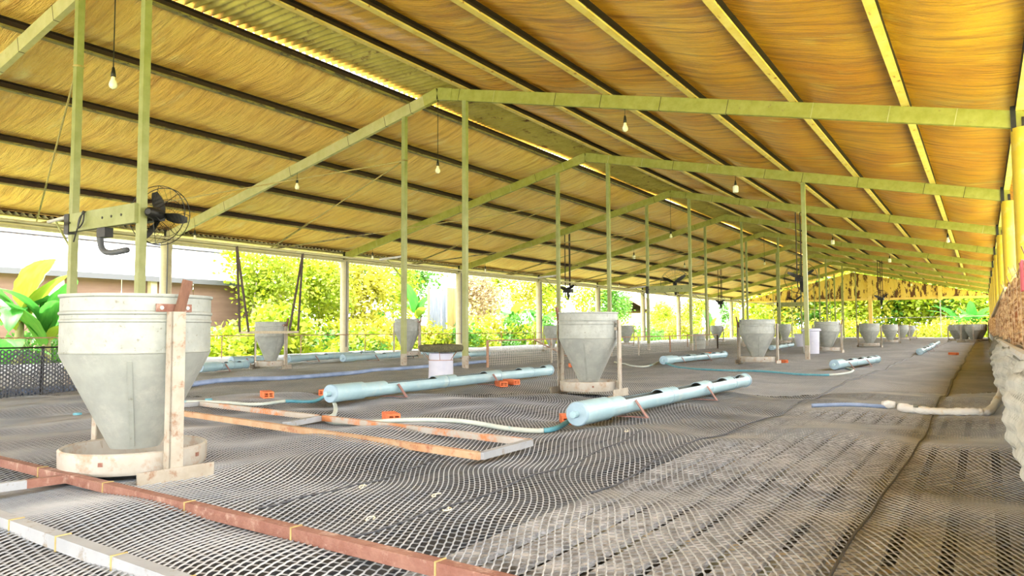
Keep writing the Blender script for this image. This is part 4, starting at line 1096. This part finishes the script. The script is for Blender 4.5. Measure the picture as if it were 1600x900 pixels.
while y < yb-.1:
    MB().box(-.04, .0, y+.02, min(y+2.4, yb)-.02, .5, ze-.15).build('tarpaulin_panel', 'brown_tarp', nb); y += 2.4
for yy in (yb-.3, yb-5.2, yb-10.3, yb-15): MB().box(.02, .22, yy-.1, yy+.1, 0, ze-.12).build('post', 'beige_column', nb)
MB().box(-7, 0, ya, yb, .0, .5).build('plinth', 'slat_pale', nb)
MB().box(-6.9, -.1, yb-.06, yb, .4, ze-.1).build('end_wall', 'brown_tarp', nb)
# pale shade net below the swing
p = ax(335, 500, -20.5)
t = thing('shade_net', (-20.5, p.y, GZ), 'pale blue green shade net hanging at the end of the neighbouring shed', 'net')
sheet('cloth', lambda u, v: (.12*math.sin(u*9+v*2), -2.0+4.4*u, .35+1.15*v+.12*math.sin(u*7)*v), 30, 10, 'pale_net', t)
for yy in (-2, 2.4): MB().tube([(0, yy, 0), (0, yy, 1.6)], .03, 6).build('pole', 'bark', t)
# upright metal sheets
p = ax(700, 500, -18.2)
t = thing('upright_sheets', (-18.2, p.y-.4, GZ), 'upright blue grey and tan metal sheets behind the second frame posts', 'sheets')
for k, (dy, w, m_, h) in enumerate(((-.75, .7, 'sheet_blue', 3.0), (-.02, .32, 'sheet_blue', 2.9), (.34, .7, 'sheet_yellow', 3.1), (1.07, .5, 'sheet_yellow', 2.9))):
    ys = [dy+w*j/10 for j in range(11)]
    sh = MB().add([(.03*math.sin(j*1.9), yv, z) for j, yv in enumerate(ys) for z in (.3, h)], [(2*j, 2*j+2, 2*j+3, 2*j+1) for j in range(10)]).build('sheet', m_, t)
    sm = sh.modifiers.new('thickness', 'SOLIDIFY'); sm.thickness = .01
MB().tube([(.05, -.9, 0), (.05, -.9, 3.1)], .05, 8).build('pole', 'banana_stem', t)
# brown roofed hut far left
p = ax(1045, 465, -33.)
t = thing('brown_hut', (-33, p.y, GZ), 'distant hut with a wide brown tiled roof among trees', 'building')
MB().prism([(1.5, 3.0), (-2.5, 5.2), (-2.5, 5.3), (1.5, 3.1)], -8, 12, 1).build('roof', 'roof_brown', t)
MB().prism([(-6.5, 3.0), (-2.5, 5.2), (-2.5, 5.3), (-6.5, 3.1)], -8, 12, 1).build('roof', 'roof_brown', t)
MB().box(-5.5, .5, -7, 11, 0, 3.3).build('wall', 'beige_column', t)
for yy in (-7.5, -1, 5, 11): MB().box(1.2, 1.35, yy-.07, yy+.07, 0, 3.1).build('post', 'bark', t)
